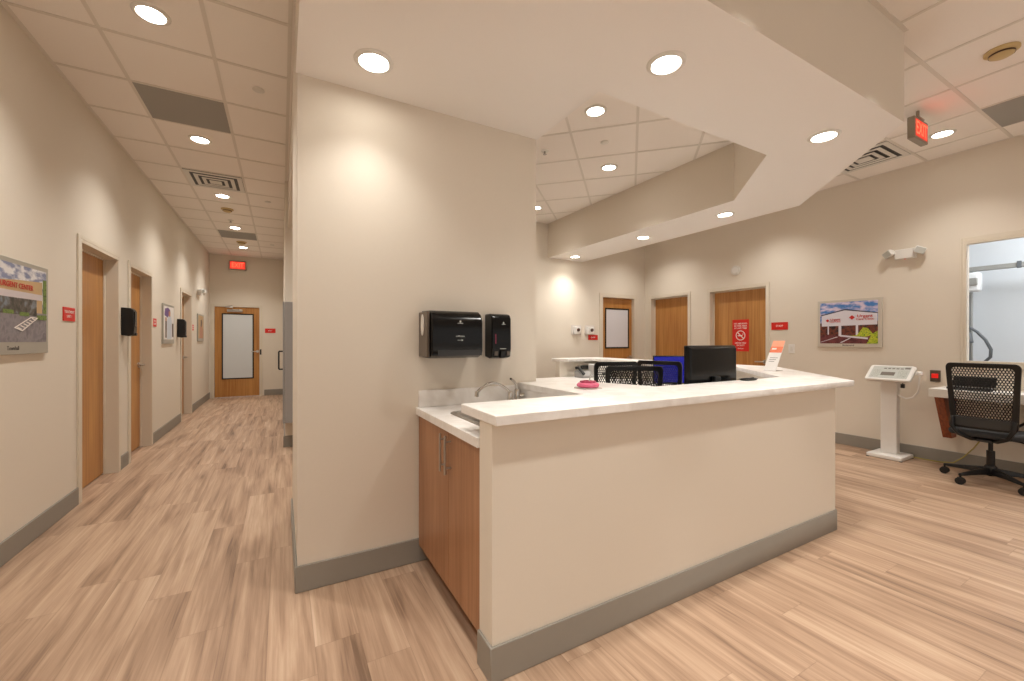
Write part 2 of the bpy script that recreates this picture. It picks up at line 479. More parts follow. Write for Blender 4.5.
base_pieces('baseboard_corridor', [(0.04-BT, .04, FW, EW)])

# ------------------------------------------------------------------ doors
def lever(parent, p, n, along, mat='steel'):
    """lever handle at p, n = outward, along = lever direction"""
    p = Vector(p); n = Vector(n); a = Vector(along)
    b = MB()
    b.cyl(p, p+n*.012, .032, 24); b.cyl(p+n*.012, p+n*.055, .011, 12)
    b.tube([p+n*.055-a*.01, p+n*.057+a*.04, p+n*.055+a*.09, p+n*.047+a*.125], .0095, 10)
    return b.build('door_handle', mat, parent, smooth=True)

def door_in_y(n, xf, dirn, a, b, knob_low=True, lvr=True, rec=0.10, hz=1.0):
    """door in a wall with plane x=xf; body away dirn"""
    xa, xb = sorted((xf+dirn*rec, xf+dirn*(rec+.045)))
    d = struct(MB().box(xa, xb, a+.032, b-.032, .012, DH-.032).build('door_%d' % n, 'door', bevel=.002, seg=1))
    f = MB()
    cw, pr = (0.062 if xf < 0 else .055), 0.014
    x0, x1 = sorted((xf-dirn*pr, xf+dirn*WT))
    xo0, xo1 = sorted((xf-dirn*pr, xf))
    f.box(x0, x1, a, a+.03, 0, DH); f.box(x0, x1, b-.03, b, 0, DH); f.box(x0, x1, a+.03, b-.03, DH-.03, DH)
    f.box(xo0, xo1, a-cw+.03, a, 0, DH+cw-.03); f.box(xo0, xo1, b, b+cw-.03, 0, DH+cw-.03); f.box(xo0, xo1, a, b, DH, DH+cw-.03)
    xs0, xs1 = sorted((xf+dirn*(rec-.015), xf+dirn*rec))   # stop
    f.box(xs0, xs1, a+.03, a+.045, 0, DH-.03); f.box(xs0, xs1, b-.045, b-.03, 0, DH-.03); f.box(xs0, xs1, a+.045, b-.045, DH-.045, DH-.03)
    f.build('door_frame', 'casing', d, bevel=.002, seg=1)
    yy = a+.10 if knob_low else b-.10
    al = (0, 1, 0) if knob_low else (0, -1, 0)
    if lvr: lever(d, (xf+dirn*rec, yy, hz), (-dirn, 0, 0), al)
    else:
        MB().cyl((xf+dirn*rec, yy, hz), (xf+dirn*(rec)-dirn*.012, yy, hz), .022, 20).build('lock_cylinder', 'steel', d, smooth=True)
    hb = MB(); yh = b-.036 if knob_low else a+.036
    for z in (.25, 1.05, 1.85): hb.cyl((xf+dirn*(rec-.006), yh, z-.045), (xf+dirn*(rec-.006), yh, z+.045), .007, 10)
    hb.build('hinge', 'steel', d, smooth=True)
    return d
door_in_y(1, LW, -1, *LD[0], knob_low=True, lvr=False, hz=1.03)
door_in_y(2, LW, -1, *LD[1], knob_low=False, hz=1.02)
door_in_y(3, LW, -1, *LD[2], knob_low=False, hz=1.02)
door_in_y(4, RW, 1, *RD[0], knob_low=True, hz=1.0)
door_in_y(5, RW, 1, *RD[1], knob_low=False, hz=1.0)
def door_in_x(n, yf, a, b, zt, rec, lite, handle_x, al, lm, casew=.075, closer=False):
    d = struct(MB().box(a+.032, b-.032, yf+rec, yf+rec+.045, .012, zt-.032).build('door_%d' % n, 'door', bevel=.002, seg=1))
    f = MB(); pr = .014; cw = casew
    f.box(a, a+.03, yf-pr, yf+WT, 0, zt); f.box(b-.03, b, yf-pr, yf+WT, 0, zt); f.box(a+.03, b-.03, yf-pr, yf+WT, zt-.03, zt)
    f.box(a-cw+.03, a, yf-pr, yf, 0, zt+cw-.03); f.box(b, b+cw-.03, yf-pr, yf, 0, zt+cw-.03); f.box(a, b, yf-pr, yf, zt, zt+cw-.03)
    f.build('door_frame', 'casing', d, bevel=.002, seg=1)
    x0, x1, z0, z1 = lite; t = .026
    q = MB(); y0 = yf+rec-.008; y1 = yf+rec
    q.box(x0, x0+t, y0, y1, z0, z1); q.box(x1-t, x1, y0, y1, z0, z1); q.box(x0+t, x1-t, y0, y1, z0, z0+t); q.box(x0+t, x1-t, y0, y1, z1-t, z1)
    q.build('lite_frame', 'black', d)
    MB().box(x0+t, x1-t, yf+rec-.003, yf+rec, z0+t, z1-t).build('lite_panel', lm, d)
    lever(d, (handle_x, yf+rec, 1.0 if n != 6 else 1.06), (0, -1, 0), al)
    if n == 6:
        c = MB(); yy = yf+rec
        c.box(-1.10, -.80, yy-.055, yy, 1.985, 2.045); c.build('closer_body', 'steel', d, bevel=.006)
        c = MB(); c.tube([(-.99, yy-.05, 2.05), (-.99, yy-.09, 2.085), (-1.13, yy-.13, 2.09), (-1.0, yf-.02, 2.13)], .009, 8); c.build('closer_arm', 'steel', d)
        MB().box(-.455, -.415, yy-.03, yy, .98, 1.11).build('lock_plate', 'darkgrey', d, bevel=.004)
        h = MB()
        for z in (.3, 1.1, 1.9): h.cyl((-1.342, yy-.004, z-.05), (-1.342, yy-.004, z+.05), .009, 10)
        h.build('hinge', 'steel', d)
    return d
door_in_x(6, EW, -1.37, -.43, 2.13, .015, (-1.205, -.575, .42, 1.95), -.50, (-1, 0, 0), 'frost', casew=.06)
door_in_x(7, FW, 5.13, 5.98, DH, .06, (5.27, 5.87, 1.17, 1.93), 5.905, (-1, 0, 0), 'whiteboard')

# ------------------------------------------------------------------ window to the imaging room
w = struct(MB().box(RW+.031, RW+.037, WY0+.001, WY1-.001, WZ0+.001, WZ1-.001).build('window_1', 'glass'))
f = MB(); pr = .016
for (a, b, c, d2) in ((WY0, WY0+.02, WZ0, WZ1), (WY1-.02, WY1, WZ0, WZ1), (WY0+.02, WY1-.02, WZ0, WZ0+.02), (WY0+.02, WY1-.02, WZ1-.02, WZ1)):
    f.box(RW-pr, RW+.03, a, b, c, d2)
for (a, b, c, d2) in ((WY0-.05, WY0, WZ0-.04, WZ1+.055), (WY1, WY1+.025, WZ0-.04, WZ1+.055), (WY0, WY1, WZ0-.04, WZ0), (WY0, WY1, WZ1, WZ1+.055)):
    f.box(RW-pr, RW, a, b, c, d2)
f.build('window_frame', 'casing', w, bevel=.003, seg=1)
# room beyond
r = MB(); X2 = 8.6
r.box(X2, X2+.1, -1.2, 2.6, 0, H); r.box(RW+WT, X2, 2.5, 2.6, 0, H); r.box(RW+WT, X2, -1.3, -1.2, 0, H)
struct(r.build('wall_imaging', 'xwall'))
t = thing('x_ray_stand', 'white and grey x-ray tube stand with rail and curved hose seen through the window', 'medical equipment', (8.30, 1.9, 0))
X3 = 8.3
MB().box(X3, X3+.06, 1.91, 1.955, 0, 2.30).build('column', 'xgrey', t, bevel=.005)
MB().box(X3-.04, X3+.04, -1.1, 1.93, 2.265, 2.325).build('rail', 'xgrey', t, bevel=.005)
MB().box(X3-.06, X3-.042, 1.46, 1.50, 2.25, 2.34).build('rail_carriage', 'xhose', t, bevel=.004)
b = MB(); b.box(X3-.16, X3-.02, 1.80, 1.95, 1.98, 2.24); b.build('tube_housing', 'xwhite', t, bevel=.03, seg=3)
MB().box(X3-.19, X3-.161, 1.815, 1.90, 2.06, 2.16).build('control_box', 'xgrey', t, bevel=.01)
MB().tube([(X3-.03, 1.935, 1.94), (X3-.03, 1.935, 1.0)], .018, 10).build('cable_pole', 'xhose', t, smooth=True)
MB().tube([(X3-.04, 1.92, 1.50), (X3-.05, 1.85, 1.44), (X3-.06, 1.77, 1.33), (X3-.06, 1.72, 1.20), (X3-.06, 1.725, 1.10), (X3-.05, 1.78, 1.03), (X3-.04, 1.86, 1.0), (X3-.03, 1.92, 1.02)], .018, 12).build('hose', 'xhose', t, smooth=True)
MB().tube([(X3-.05, 1.92, 1.42), (X3-.08, 1.905, 1.36), (X3-.09, 1.89, 1.29)], .022, 12).build('hand_grip', 'xhose', t, smooth=True)

# ------------------------------------------------------------------ nurses' station
rc = thing('station_wall', 'low beige half wall of the nurses station wrapping round the work area', 'half wall', (0, 0, 0))
HW = [(.71, 1.435), (3.385, 1.435), (4.60, 2.65), (4.60, 5.32), (3.735, 5.32), (3.735, 5.205), (4.485, 5.205), (4.485, 2.70), (3.337, 1.55), (.71, 1.55)]
MB().prism(HW, 0, .995).build('half_wall', 'wall', rc)
bb = MB()
bb.prism([(.71-BT, 1.435-BT), (3.385+.004, 1.435-BT), (4.60+BT, 2.65-.004), (4.60+BT, 5.32), (4.60, 5.32), (4.60, 2.65), (3.385, 1.435), (.71, 1.435), (.71, 1.55), (.71-BT, 1.55)], 0, BH)
bb.build('base_strip', 'base', rc, bevel=.003, seg=1)
# low partition beside the sink
MB().box(1.43, 1.55, 1.55, CW-.001, 0, .995).build('partition', 'wall', rc)
ct = MB()
CT = [(.705, 1.39), (3.555, 1.39), (4.72, 2.555), (4.72, 5.52), (3.80, 5.52), (3.75, 5.42), (3.75, 5.20), (3.81, 5.10), (4.30, 5.10), (4.30, 2.72), (3.40, 1.81), (2.02, 1.81), (1.96, 2.02), (1.66, 2.60), (1.56, 2.60), (1.56, CW-.002), (1.40, CW-.002), (1.40, 1.74), (.705, 1.74)]
ctop = MB().prism(CT, .996, 1.036).build('transaction_countertop', 'quartz', bevel=.003, seg=2)
tag(ctop, 'long white quartz transaction countertop capping the low station wall', 'countertop')
# inner work surface
dk = MB().prism([(1.56, 1.56), (3.33, 1.56), (4.475, 2.71), (4.475, 5.195), (3.0, 5.195), (3.0, 4.55), (3.75, 4.55), (3.75, 2.99), (3.05, 2.28), (1.56, 2.28)], .72, .76).build('work_surface', 'quartz', bevel=.003)
tag(dk, 'lower white work surface inside the nurses station, behind the half wall', 'desk')
for (x, yv) in ((1.6, 1.6), (3.8, 4.6), (3.05, 5.15), (3.05, 4.6)): MB().box(x-.02, x+.02, yv-.02, yv+.02, 0, .72).build('support_leg', 'grey', dk)

# sink cabinet
cab = thing('sink_cabinet', 'brown wood-grain sink base cabinet with two doors at the end of the counter', 'cabinet', (.72, 2.0, 0))
b = MB(); b.box(.735, 1.425, 1.552, CW-.014, .10, .70); b.box(.735, .76, 1.552, CW-.014, .70, .878); b.box(.76, 1.425, 1.552, 1.57, .70, .878); b.box(.76, 1.425, CW-.03, CW-.014, .70, .878)
b.build('body', 'cab', cab)
MB().box(.79, 1.425, 1.552, CW-.014, 0, .10).build('toe_kick', 'bracket', cab)
ym = 1.928
for (a, c, hy_) in ((1.554, ym-.0015, ym-.035), (ym+.0015, CW-.016, ym+.035)):
    d = MB().box(.715, .734, a, c, .105, .876).build('door', 'cab', cab, bevel=.001, seg=1)
    h = MB(); h.cyl((.685, hy_, .675), (.685, hy_, .862), .006, 14)
    for z in (.705, .832): h.cyl((.686, hy_, z), (.716, hy_, z), .0045, 10)
    h.build('handle', 'steel', d, smooth=True)
# sink countertop with a hole
SX0, SX1, SY0, SY1 = .825, 1.25, 1.72, 2.17
b = MB(); z0, z1 = .88, .92
b.box(.70, SX0, 1.552, CW-.002, z0, z1); b.box(SX1, 1.428, 1.552, CW-.002, z0, z1); b.box(SX0, SX1, 1.552, SY0, z0, z1); b.box(SX0, SX1, SY1, CW-.002, z0, z1)
sct = b.build('sink_countertop', 'quartz')
tag(sct, 'lower white quartz countertop around the sink, against the column wall', 'countertop')
MB().box(.715, 1.398, CW-.022, CW-.002, .921, 1.02).build('backsplash', 'quartz', sct, bevel=.002)
MB().box(1.410, 1.428, 1.552, CW-.024, .921, .994).build('side_splash', 'quartz', sct)
b = MB()
def rrect(x0, x1, y0, y1, r, z, n=5):
    p = []
    for cx, cy, a0 in ((x1-r, y1-r, 0), (x0+r, y1-r, 90), (x0+r, y0+r, 180), (x1-r, y0+r, 270)):
        for k in range(n+1):
            a = math.radians(a0+90*k/n); p.append((cx+r*math.cos(a), cy+r*math.sin(a), z))
    return p
R_ = [rrect(SX0-.018, SX1+.018, SY0-.018, SY1+.018, .05, .9205), rrect(SX0-.016, SX1+.016, SY0-.016, SY1+.016, .05, .9245), rrect(SX0+.012, SX1-.012, SY0+.012, SY1-.012, .05, .924),
      rrect(SX0+.018, SX1-.018, SY0+.018, SY1-.018, .05, .91), rrect(SX0+.03, SX1-.03, SY0+.03, SY1-.03, .05, .74), rrect(SX0+.08, SX1-.08, SY0+.08, SY1-.08, .03, .725)]
b.rings(R_, cap=False); b._add(R_[-1], [tuple(range(len(R_[-1])))])
snk = b.build('sink', 'steel', smooth=True); tag(snk, 'stainless steel drop-in sink set in the lower white countertop', 'sink')
MB().lathe([(.0, .726), (.04, .726), (.042, .730), (.0, .731)], (1.05, 1.95, 0), 20, cap=False).build('drain', 'chrome', snk)
fa = thing('faucet', 'chrome faucet with long curved spout and lever handle behind the sink', 'faucet', (1.33, 2.35, .92))
MB().lathe([(.028, 0), (.028, .012), (.018, .02), (.016, .07), (.013, .075)], (1.29, 2.345, .921), 20).build('spout_base', 'chrome', fa, smooth=True)
sp = [(1.29, 2.345, .98)]
for k in range(0, 13):
    a = k/12.0
    sp.append((1.28-.27*a, 2.34-.115*a, .985+.075*math.sin(PI*min(1, a*1.0)*.80+.12)))
sp.append((1.003, 2.222, 1.01))
MB().tube(sp, .0085, 12).build('spout', 'chrome', fa, smooth=True)
MB().cyl((1.001, 2.221, 1.022), (.998, 2.22, .992), .013, 14).build('aerator', 'chrome', fa, smooth=True)
MB().lathe([(.030, 0), (.030, .012), (.021, .02), (.019, .075), (.010, .09)], (1.35, 2.36, .921), 20).build('valve_body', 'chrome', fa, smooth=True)
MB().tube([(1.352, 2.36, 1.0), (1.335, 2.345, 1.035), (1.295, 2.31, 1.064), (1.265, 2.29, 1.078)], .012, 10, r2=.007).build('lever', 'chrome', fa, smooth=True)
MB().cyl((1.365, 2.36, .96), (1.395, 2.34, .965), .012, 12).build('side_knob', 'chrome', fa, smooth=True)

# ------------------------------------------------------------------ wall dispensers on the column
Tc = frame((0, CW, 0), (1, 0, 0), (0, -1, 0))
pt = thing('paper_towel_dispenser', 'wide glossy black paper towel dispenser on the column wall above the sink', 'paper towel dispenser', (.885, CW, 1.22))
prof = [(0, 1.218), (-.14, 1.218), (-.19, 1.235), (-.20, 1.26), (-.197, 1.43), (-.18, 1.47), (-.14, 1.492), (0, 1.497)]
MB().prism_ax([(CW-.001+p[0], p[1]) for p in prof], .736, 1.048, 'x').build('cover', 'blackgloss', pt, bevel=.006, seg=3)
MB().box(.718, .7355, CW-.165, CW-.001, 1.222, 1.488).build('side_panel', 'smoke', pt, bevel=.006)
b = MB(Matrix(((0, 0, 1, .717), (1, 0, 0, CW-.085), (0, 1, 0, 1.41), (0, 0, 0, 1))))
b.rings([[(.028*math.cos(2*PI*i/24), .062*math.sin(2*PI*i/24), z) for i in range(24)] for z in (0, -.003)]); b.build('roll_window', 'offwhite', pt)
pf = CW-.2005
b = MB(); t_ = .004
b.box(.770, .774, pf-.004, pf+.001, 1.232, 1.262); b.box(1.036, 1.040, pf-.004, pf+.001, 1.232, 1.262); b.box(.770, 1.04, pf-.004, pf+.001, 1.262, 1.266); b.box(.774, 1.036, pf-.001, pf+.004, 1.232, 1.262)
b.build('towel_slot', 'darkgrey', pt)
Tp = lambda x, z: frame((x, pf-.0006, z), (1, 0, 0), (0, -1, 0))
lg = MB(Tp(.905, 1.428)); lg.prism_ax([(-.006, -.004), (.006, -.004), (.004, .008), (-.004, .008)], 0, .001, 'y'); lg.box(-.018, .018, 0, .001, -.010, -.007); lg.build('logo', 'overlay', pt)
text('enMotion', .014, Tp(.905, 1.345), 'front_lettering', 'overlay', pt, .0005)
lg = MB(Tp(.905, 1.322)); lg.box(-.018, .006, 0, .001, -.001, .001); lg.prism_ax([(.008, -.006), (.018, 0), (.008, .006)], 0, .001, 'y'); lg.build('arrow_mark', 'overlay', pt)
sd = thing('soap_dispenser', 'tall narrow black soap dispenser to the right of the towel dispenser', 'soap dispenser', (1.2, CW, 1.2))
prof = [(0, 1.215), (-.06, 1.205), (-.10, 1.215), (-.11, 1.27), (-.108, 1.46), (-.095, 1.482), (-.07, 1.49), (0, 1.49)]
MB().prism_ax([(CW-.001+p[0], p[1]) for p in prof], 1.155, 1.292, 'x').build('cover', 'blackgloss', sd, bevel=.008, seg=3)
b = MB(); b.prism_ax([(CW-.112, 1.262), (CW-.122, 1.255), (CW-.116, 1.212), (CW-.095, 1.205)], 1.212, 1.248, 'x'); b.build('nozzle', 'blackgloss', sd, bevel=.003)
for xa in (1.172, 1.260): MB().box(xa, xa+.022, CW-.114, CW-.105, 1.225, 1.252).build('side_grip', 'smoke', sd)
Ts = lambda x, z: frame((x, CW-.1115, z), (1, 0, 0), (0, -1, 0))
lg = MB(Ts(1.235, 1.43)); lg.prism_ax([(-.006, -.003), (.006, -.003), (.002, .009), (-.002, .009)], 0, .001, 'y'); lg.box(-.013, .013, 0, .001, -.009, -.006); lg.build('logo', 'overlay', sd)
lg = MB(Ts(1.232, 1.268)); lg.box(-.022, .022, 0, .001, -.002, .002); lg.build('label_bar', 'overlay', sd)
lg = MB(Ts(1.180, 1.33)); lg.box(-.002, .002, 0, .001, -.03, .03); lg.build('level_window', 'pinkdark', sd)

# hall soap dispensers on the left wall
def hall_disp(y, label):
    o = thing('hand_sanitizer_dispenser', label, 'hand sanitizer dispenser', (LW, y, 1.36), 'black hallway dispensers')
    pr = [(LW+.001, 1.375), (LW+.06, 1.365), (LW+.10, 1.38), (LW+.105, 1.44), (LW+.10, 1.63), (LW+.08, 1.655), (LW+.001, 1.66)]
    b = MB(); b.prism_ax(pr, y-.055, y+.055, 'y'); b.build('cover', 'black', o, bevel=.006, seg=2)
    b = MB(); b.box(LW+.1, LW+.108, y-.035, y+.035, 1.46, 1.62); b.build('front_window', 'blackgloss', o, bevel=.002)
    b = MB(); b.box(LW+.06, LW+.115, y-.02, y+.02, 1.37, 1.40); b.build('nozzle', 'darkgrey', o, bevel=.003)
    return o
hall_disp(5.70, 'black dispenser on the left corridor wall between the two nearest doors')
hall_disp(8.31, 'smaller-looking black dispenser farther down the corridor before the third left door')

# ------------------------------------------------------------------ signs
def sign(name, label, T, w, h, lines, size, thick=.006, sub=None, cat='sign', group=None, mat='red'):
    loc = T @ Vector((0, 0, 0))
    o = thing(name, label, cat, loc, group)
    b = MB(T); b.box(-w/2, w/2, .0005, thick, -h/2, h/2); b.build('plate', mat, o, bevel=.001, seg=1)
    k = len(lines)
    for i, s_ in enumerate(lines):
        zz = ((k-1)/2-i)*size*1.15
        text(s_, size, T @ Matrix.Translation((0, thick, zz)), 'lettering', 'ink', o, .0006)
    return o
TL = lambda y, z: frame((LW, y, z), (0, 1, 0), (1, 0, 0))
TR = lambda y, z, off=0: frame((RW-off, y, z), (0, -1, 0), (-1, 0, 0))
TE = lambda x, z: frame((x, EW, z), (1, 0, 0), (0, -1, 0))
TF = lambda x, z: frame((x, FW, z), (1, 0, 0), (0, -1, 0))
sign('room_sign', 'square red sign with two white lines beside the nearest left corridor door', TL(4.46, 1.522), .20, .105, ['TREATMENT', 'UNIT 1'], .030)
sign('room_sign', 'small red sign on the left corridor wall past the second door', TL(6.93, 1.552), .17, .105, ['EXAM', 'ROOM'], .032)
sign('room_sign', 'tiny red sign past the third left corridor door, before the last poster', TL(9.58, 1.56), .17, .105, ['EXAM', 'ROOM'], .032)
sign('room_sign', 'small dark red sign right of the glazed door at the corridor end', TE(-.236, 1.555), .22, .107, ['EXIT'], .04)
sign('room_sign', 'wide red sign on the right wall between no-smoking door and light switch', TR(3.325, 1.527), .225, .108, ['STAFF'], .036)
sign('room_sign', 'small red sign just below the right-hand round thermostat on the far wall', TF(4.93, 1.375), .22, .09, ['EXAM'], .036)
# no smoking poster on the door leaf
T = TR(3.965, 1.40, -.10)
o = thing('warning_notice', 'tall red no-smoking notice on the maple door behind the monitor', 'sign', T @ Vector((0, 0, 0)))
MB(T).box(-.135, .135, .0005, .003, -.25, .25).build('sheet', 'red', o)
for i, s_ in enumerate(['NO SMOKING', 'IN THIS AREA', 'AT ANY TIME']):
    text(s_, .034, T @ Matrix.Translation((0, .003, .185-.036*i)), 'lettering', 'ink', o, .0005)
b = MB(T); n = 32
for i in range(n):
    a0, a1 = 2*PI*i/n, 2*PI*(i+1)/n
    b.poly([(r_*math.cos(a), .0035, r_*math.sin(a)) for r_, a in ((.078, a0), (.078, a1), (.066, a1), (.066, a0))])
b.poly([(-.055, .0037, .045), (-.045, .0037, .055), (.055, .0037, -.045), (.045, .0037, -.055)])
b.poly([(-.045, .0036, -.012), (.03, .0036, -.012), (.03, .0036, .004), (-.045, .0036, .004)])
b.poly([(.035, .0036, .006), (.042, .0036, .006), (.046, .0036, .04), (.036, .0036, .03)])
b.build('no_smoking_symbol', 'ink', o)
for i, s_ in enumerate(['SMOKE FREE', 'FACILITY']):
    text(s_, .032, T @ Matrix.Translation((0, .003, -.12-.036*i)), 'lettering', 'ink', o, .0005)
text('thank you', .024, T @ Matrix.Translation((0, .003, -.205)), 'lettering', 'ink', o, .0005)

# ------------------------------------------------------------------ posters
def poster(label, T, w, h, draw, mats, border, bmat, cap=None, capmat='darkink', name='wall_poster', capsz=.035):
    o = thing(name, label, 'poster', T @ Vector((0, 0, -h/2)))
    MB(T).box(-w/2, w/2, .001, .02, -h/2, h/2).build('panel', bmat, o, bevel=.002, seg=1)
    b = MB(T)
    k = 0
    x0, x1, z0, z1 = -w/2+border[0], w/2-border[1], -h/2+border[2], h/2-border[3]
    for (mi, pts) in draw:
        b.mi = mi; k += 1
        b.poly([(x0+(x1-x0)*p[0], .0204+.0002*k, z0+(z1-z0)*p[1]) for p in pts])
    b.build('print', mats, o)
    if cap: text(cap, capsz, T @ Matrix.Translation((0, .0204, -h/2+border[2]*.5)), 'caption', capmat, o, .0004)
    return o, lambda u, v: T @ Matrix.Translation((x0+(x1-x0)*u, .0236, z0+(z1-z0)*v))
R = lambda x0, x1, y0, y1: [(x0, y0), (x1, y0), (x1, y1), (x0, y1)]
# left poster (continues out of frame)
dr = [(0, R(0, 1, 0, 1)), (6, R(0, 1, 0, .46)), (1, [(0, .40), (.93, .40), (.93, .84), (.52, .80), (.12, .73), (.12, .64), (0, .62)]), (7, R(0, .08, .42, .68)),
      (3, R(.30, .84, .36, .60)), (2, [(0, .56), (.95, .58), (.95, .66), (.30, .655), (0, .60)]), (7, R(.94, 1, .40, .88)),
      (4, [(.14, .38), (.30, .40), (.30, .44), (.14, .42)]), (4, [(.36, .36), (.50, .36), (.50, .41), (.36, .41)]), (4, [(.58, .345), (.72, .345), (.72, .395), (.58, .395)]), (4, [(.84, .31), (1, .31), (1, .38), (.84, .37)]),
      (5, [(.50, .185), (.62, .14), (.86, .335), (.74, .34)]), (6, [(.53, .187), (.615, .16), (.83, .325), (.745, .325)])]
for q in range(6):
    u = .54+.042*q; v = .185+.026*q
    dr.append((5, [(u, v), (u+.015, v+.010), (u+.075, v-.012), (u+.06, v-.022)]))
o, loc = poster('large framed photo of a tan shopfront, cut off by the left picture edge', TL(3.655, 1.525), .86, .58, dr,
       ['sky1', 'tan', 'awning', 'shop', 'bush', 'ink', 'asphalt', 'bush'], (.03, .03, .075, .028), 'frame', 'Townhall')
text('URGENT CENTER', .046, loc(.55, .725), 'printed_sign', 'pred', o, .0004)
# right poster
dr = [(0, R(0, 1, 0, 1)), (1, R(0, 1, 0, .22)), (2, [(0, .20), (1, .20), (1, .52), (0, .50)]), (3, [(.03, .42), (.03, .68), (.45, .80), (.99, .70), (.99, .44)]),
      (4, [(.01, .675), (.45, .80), (1, .695), (1, .715), (.45, .83), (.01, .70)]),
      (5, R(.14, .165, .22, .45)), (5, R(.34, .39, .18, .45)), (5, R(.64, .68, .18, .45)),
      (5, [(.36, .17), (.84, .10), (.84, .14), (.36, .21)]), (6, [(.52, .18), (.66, .20), (.76, .38), (.84, .36), (.94, .20), (.80, .16)]),
      (6, [(.82, 0), (1, 0), (1, .30), (.90, .22), (.86, .10)]), (5, [(.0, .03), (.02, .03), (.34, .16), (.30, .16)]), (5, [(.36, .02), (.40, .02), (.56, .13), (.53, .13)])]
for (cx, cy, rr) in ((.14, .56, .035), (.575, .62, .05)):
    dr.append((7, [(cx-rr, cy), (cx, cy-rr*1.1), (cx+rr, cy), (cx, cy+rr*1.1)]))
o, loc = poster('framed colour photo of a white clinic building on the right wall above the scale', TR(2.496, 1.537), .676, .60, dr,
       ['sky2', 'brickp', 'shop2', 'pwhite', 'proof', 'pwhite', 'plime', 'pred'], (.03, .04, .045, .03), 'lightframe', 'Richmond', capsz=.03)
text('Urgent', .05, loc(.79, .645), 'printed_sign', 'pred', o, .0004, sx=1.1)
text('Care Clinic', .036, loc(.79, .575), 'printed_sign', 'pred', o, .0004, sx=1.1)
text('Urgent', .04, loc(.28, .58), 'printed_sign', 'pred', o, .0004, sx=1.0)
text('Care Clinic', .027, loc(.28, .53), 'printed_sign', 'pred', o, .0004, sx=1.0)
# corridor posters
dr = [(0, R(0, 1, 0, 1)), (1, [(.05, .72), (.35, .66), (.6, .72), (.62, .9), (.4, .97), (.1, .92)]), (2, [(.30, .02), (.75, .02), (.78, .55), (.70, .72), (.42, .72), (.28, .55)]),
      (3, [(.45, .70), (.62, .70), (.64, .84), (.54, .88), (.44, .84)]), (4, R(.12, .26, .05, .55)), (4, R(.80, .95, .08, .5)), (3, R(.12, .24, .55, .66))]
poster('upright poster with purple and white shapes between second and third left doors', TL(7.63, 1.555), .66, .56, dr,
       ['paper', 'purple', 'coat', 'skin', 'dkbrown'], (.03, .03, .06, .03), 'frame')
dr = [(0, R(0, 1, 0, 1)), (1, [(.2, 0), (.8, 0), (.85, .4), (.6, .6), (.3, .5)]), (2, [(.4, .55), (.6, .5), (.72, .7), (.6, .85), (.42, .8)]), (1, [(.3, .7), (.45, .88), (.68, .9), (.5, .95)])]
poster('small brown-toned poster farthest down the left corridor wall', TL(10.35, 1.575), .68, .54, dr, ['tan', 'skin', 'dkbrown'], (.03, .03, .06, .03), 'frame')

# ------------------------------------------------------------------ emergency lights
def eml(T, label):
    """built in frame T: x right, y outward, z up"""
    o = thing('emergency_light', label, 'emergency light', T @ Vector((0, 0, 0)), 'twin-head emergency lights')
    MB(T).box(-.09, .09, 0, .06, -.055, .055).build('housing', 'white', o, bevel=.006, seg=2)
    for s in (-1, 1):
        Q = T @ Matrix.Translation((s*.125, .055, .02)) @ Matrix.Rotation(s*math.radians(28), 4, 'Y') @ Matrix.Rotation(-s*math.radians(25), 4, 'Z')
        b = MB(Q); b.rings([[(x*wd, yy, z*hh) for x, z in ((-1, -1), (1, -1), (1, 1), (-1, 1))] for yy, wd, hh in ((-.035, .03, .022), (.01, .045, .034), (.05, .05, .038))])
        hd = b.build('lamp_head', 'white', o, bevel=.008, seg=2)
        MB(Q).box(-.042, .042, .0505, .053, -.031, .031).build('lamp_lens', 'overlay', hd)
    MB(T).box(-.012, .0, .02, .03, -.059, -.055).build('indicator', 'redbtn', o)
    return o
eml(TR(1.945, 2.305), 'white twin-head emergency light high on the right wall beside the window')
eml(TL(10.15, 2.27), 'small white twin-head emergency light high on the left wall near the corridor end')

# ------------------------------------------------------------------ exit signs
def exit_sign(T, label, w=.30, h=.19, wall=True):
    o = thing('exit_sign', label, 'exit sign', T @ Vector((0, 0, 0)))
    MB(T).box(-w/2, w/2, .0, .05, -h/2, h/2).build('housing', 'exitbody', o, bevel=.006, seg=2)
    MB(T).box(-w/2+.02, w/2-.02, .0502, .0512, -h/2+.02, h/2-.02).build('face', 'exitface', o)
    text('EXIT', .155, T @ Matrix.Translation((0, .0515, -.002)), 'lettering', 'exitletter', o, .0006, sx=.74)
    if not wall:
        MB(T).box(-.07, .07, .0, .05, h/2+.001, h/2+.02).build('canopy_mount', 'exitbody', o, bevel=.004)
        MB(T).cyl((0, .025, h/2+.02), (0, .025, H-(T @ Vector((0, 0, 0))).z-.001), .012, 12).build('stem', 'exitbody', o)
    return o
exit_sign(frame((-.893, EW-.001, 3.07), (1, 0, 0), (0, -1, 0)), 'red lit exit sign on the end wall of the left corridor', .34, .21)
exit_sign(frame((4.80, 1.45, 3.125), (1, 0, 0), (0, -1, 0)), 'red lit exit sign hanging from the ceiling near the right wall', .29, .185, wall=False)

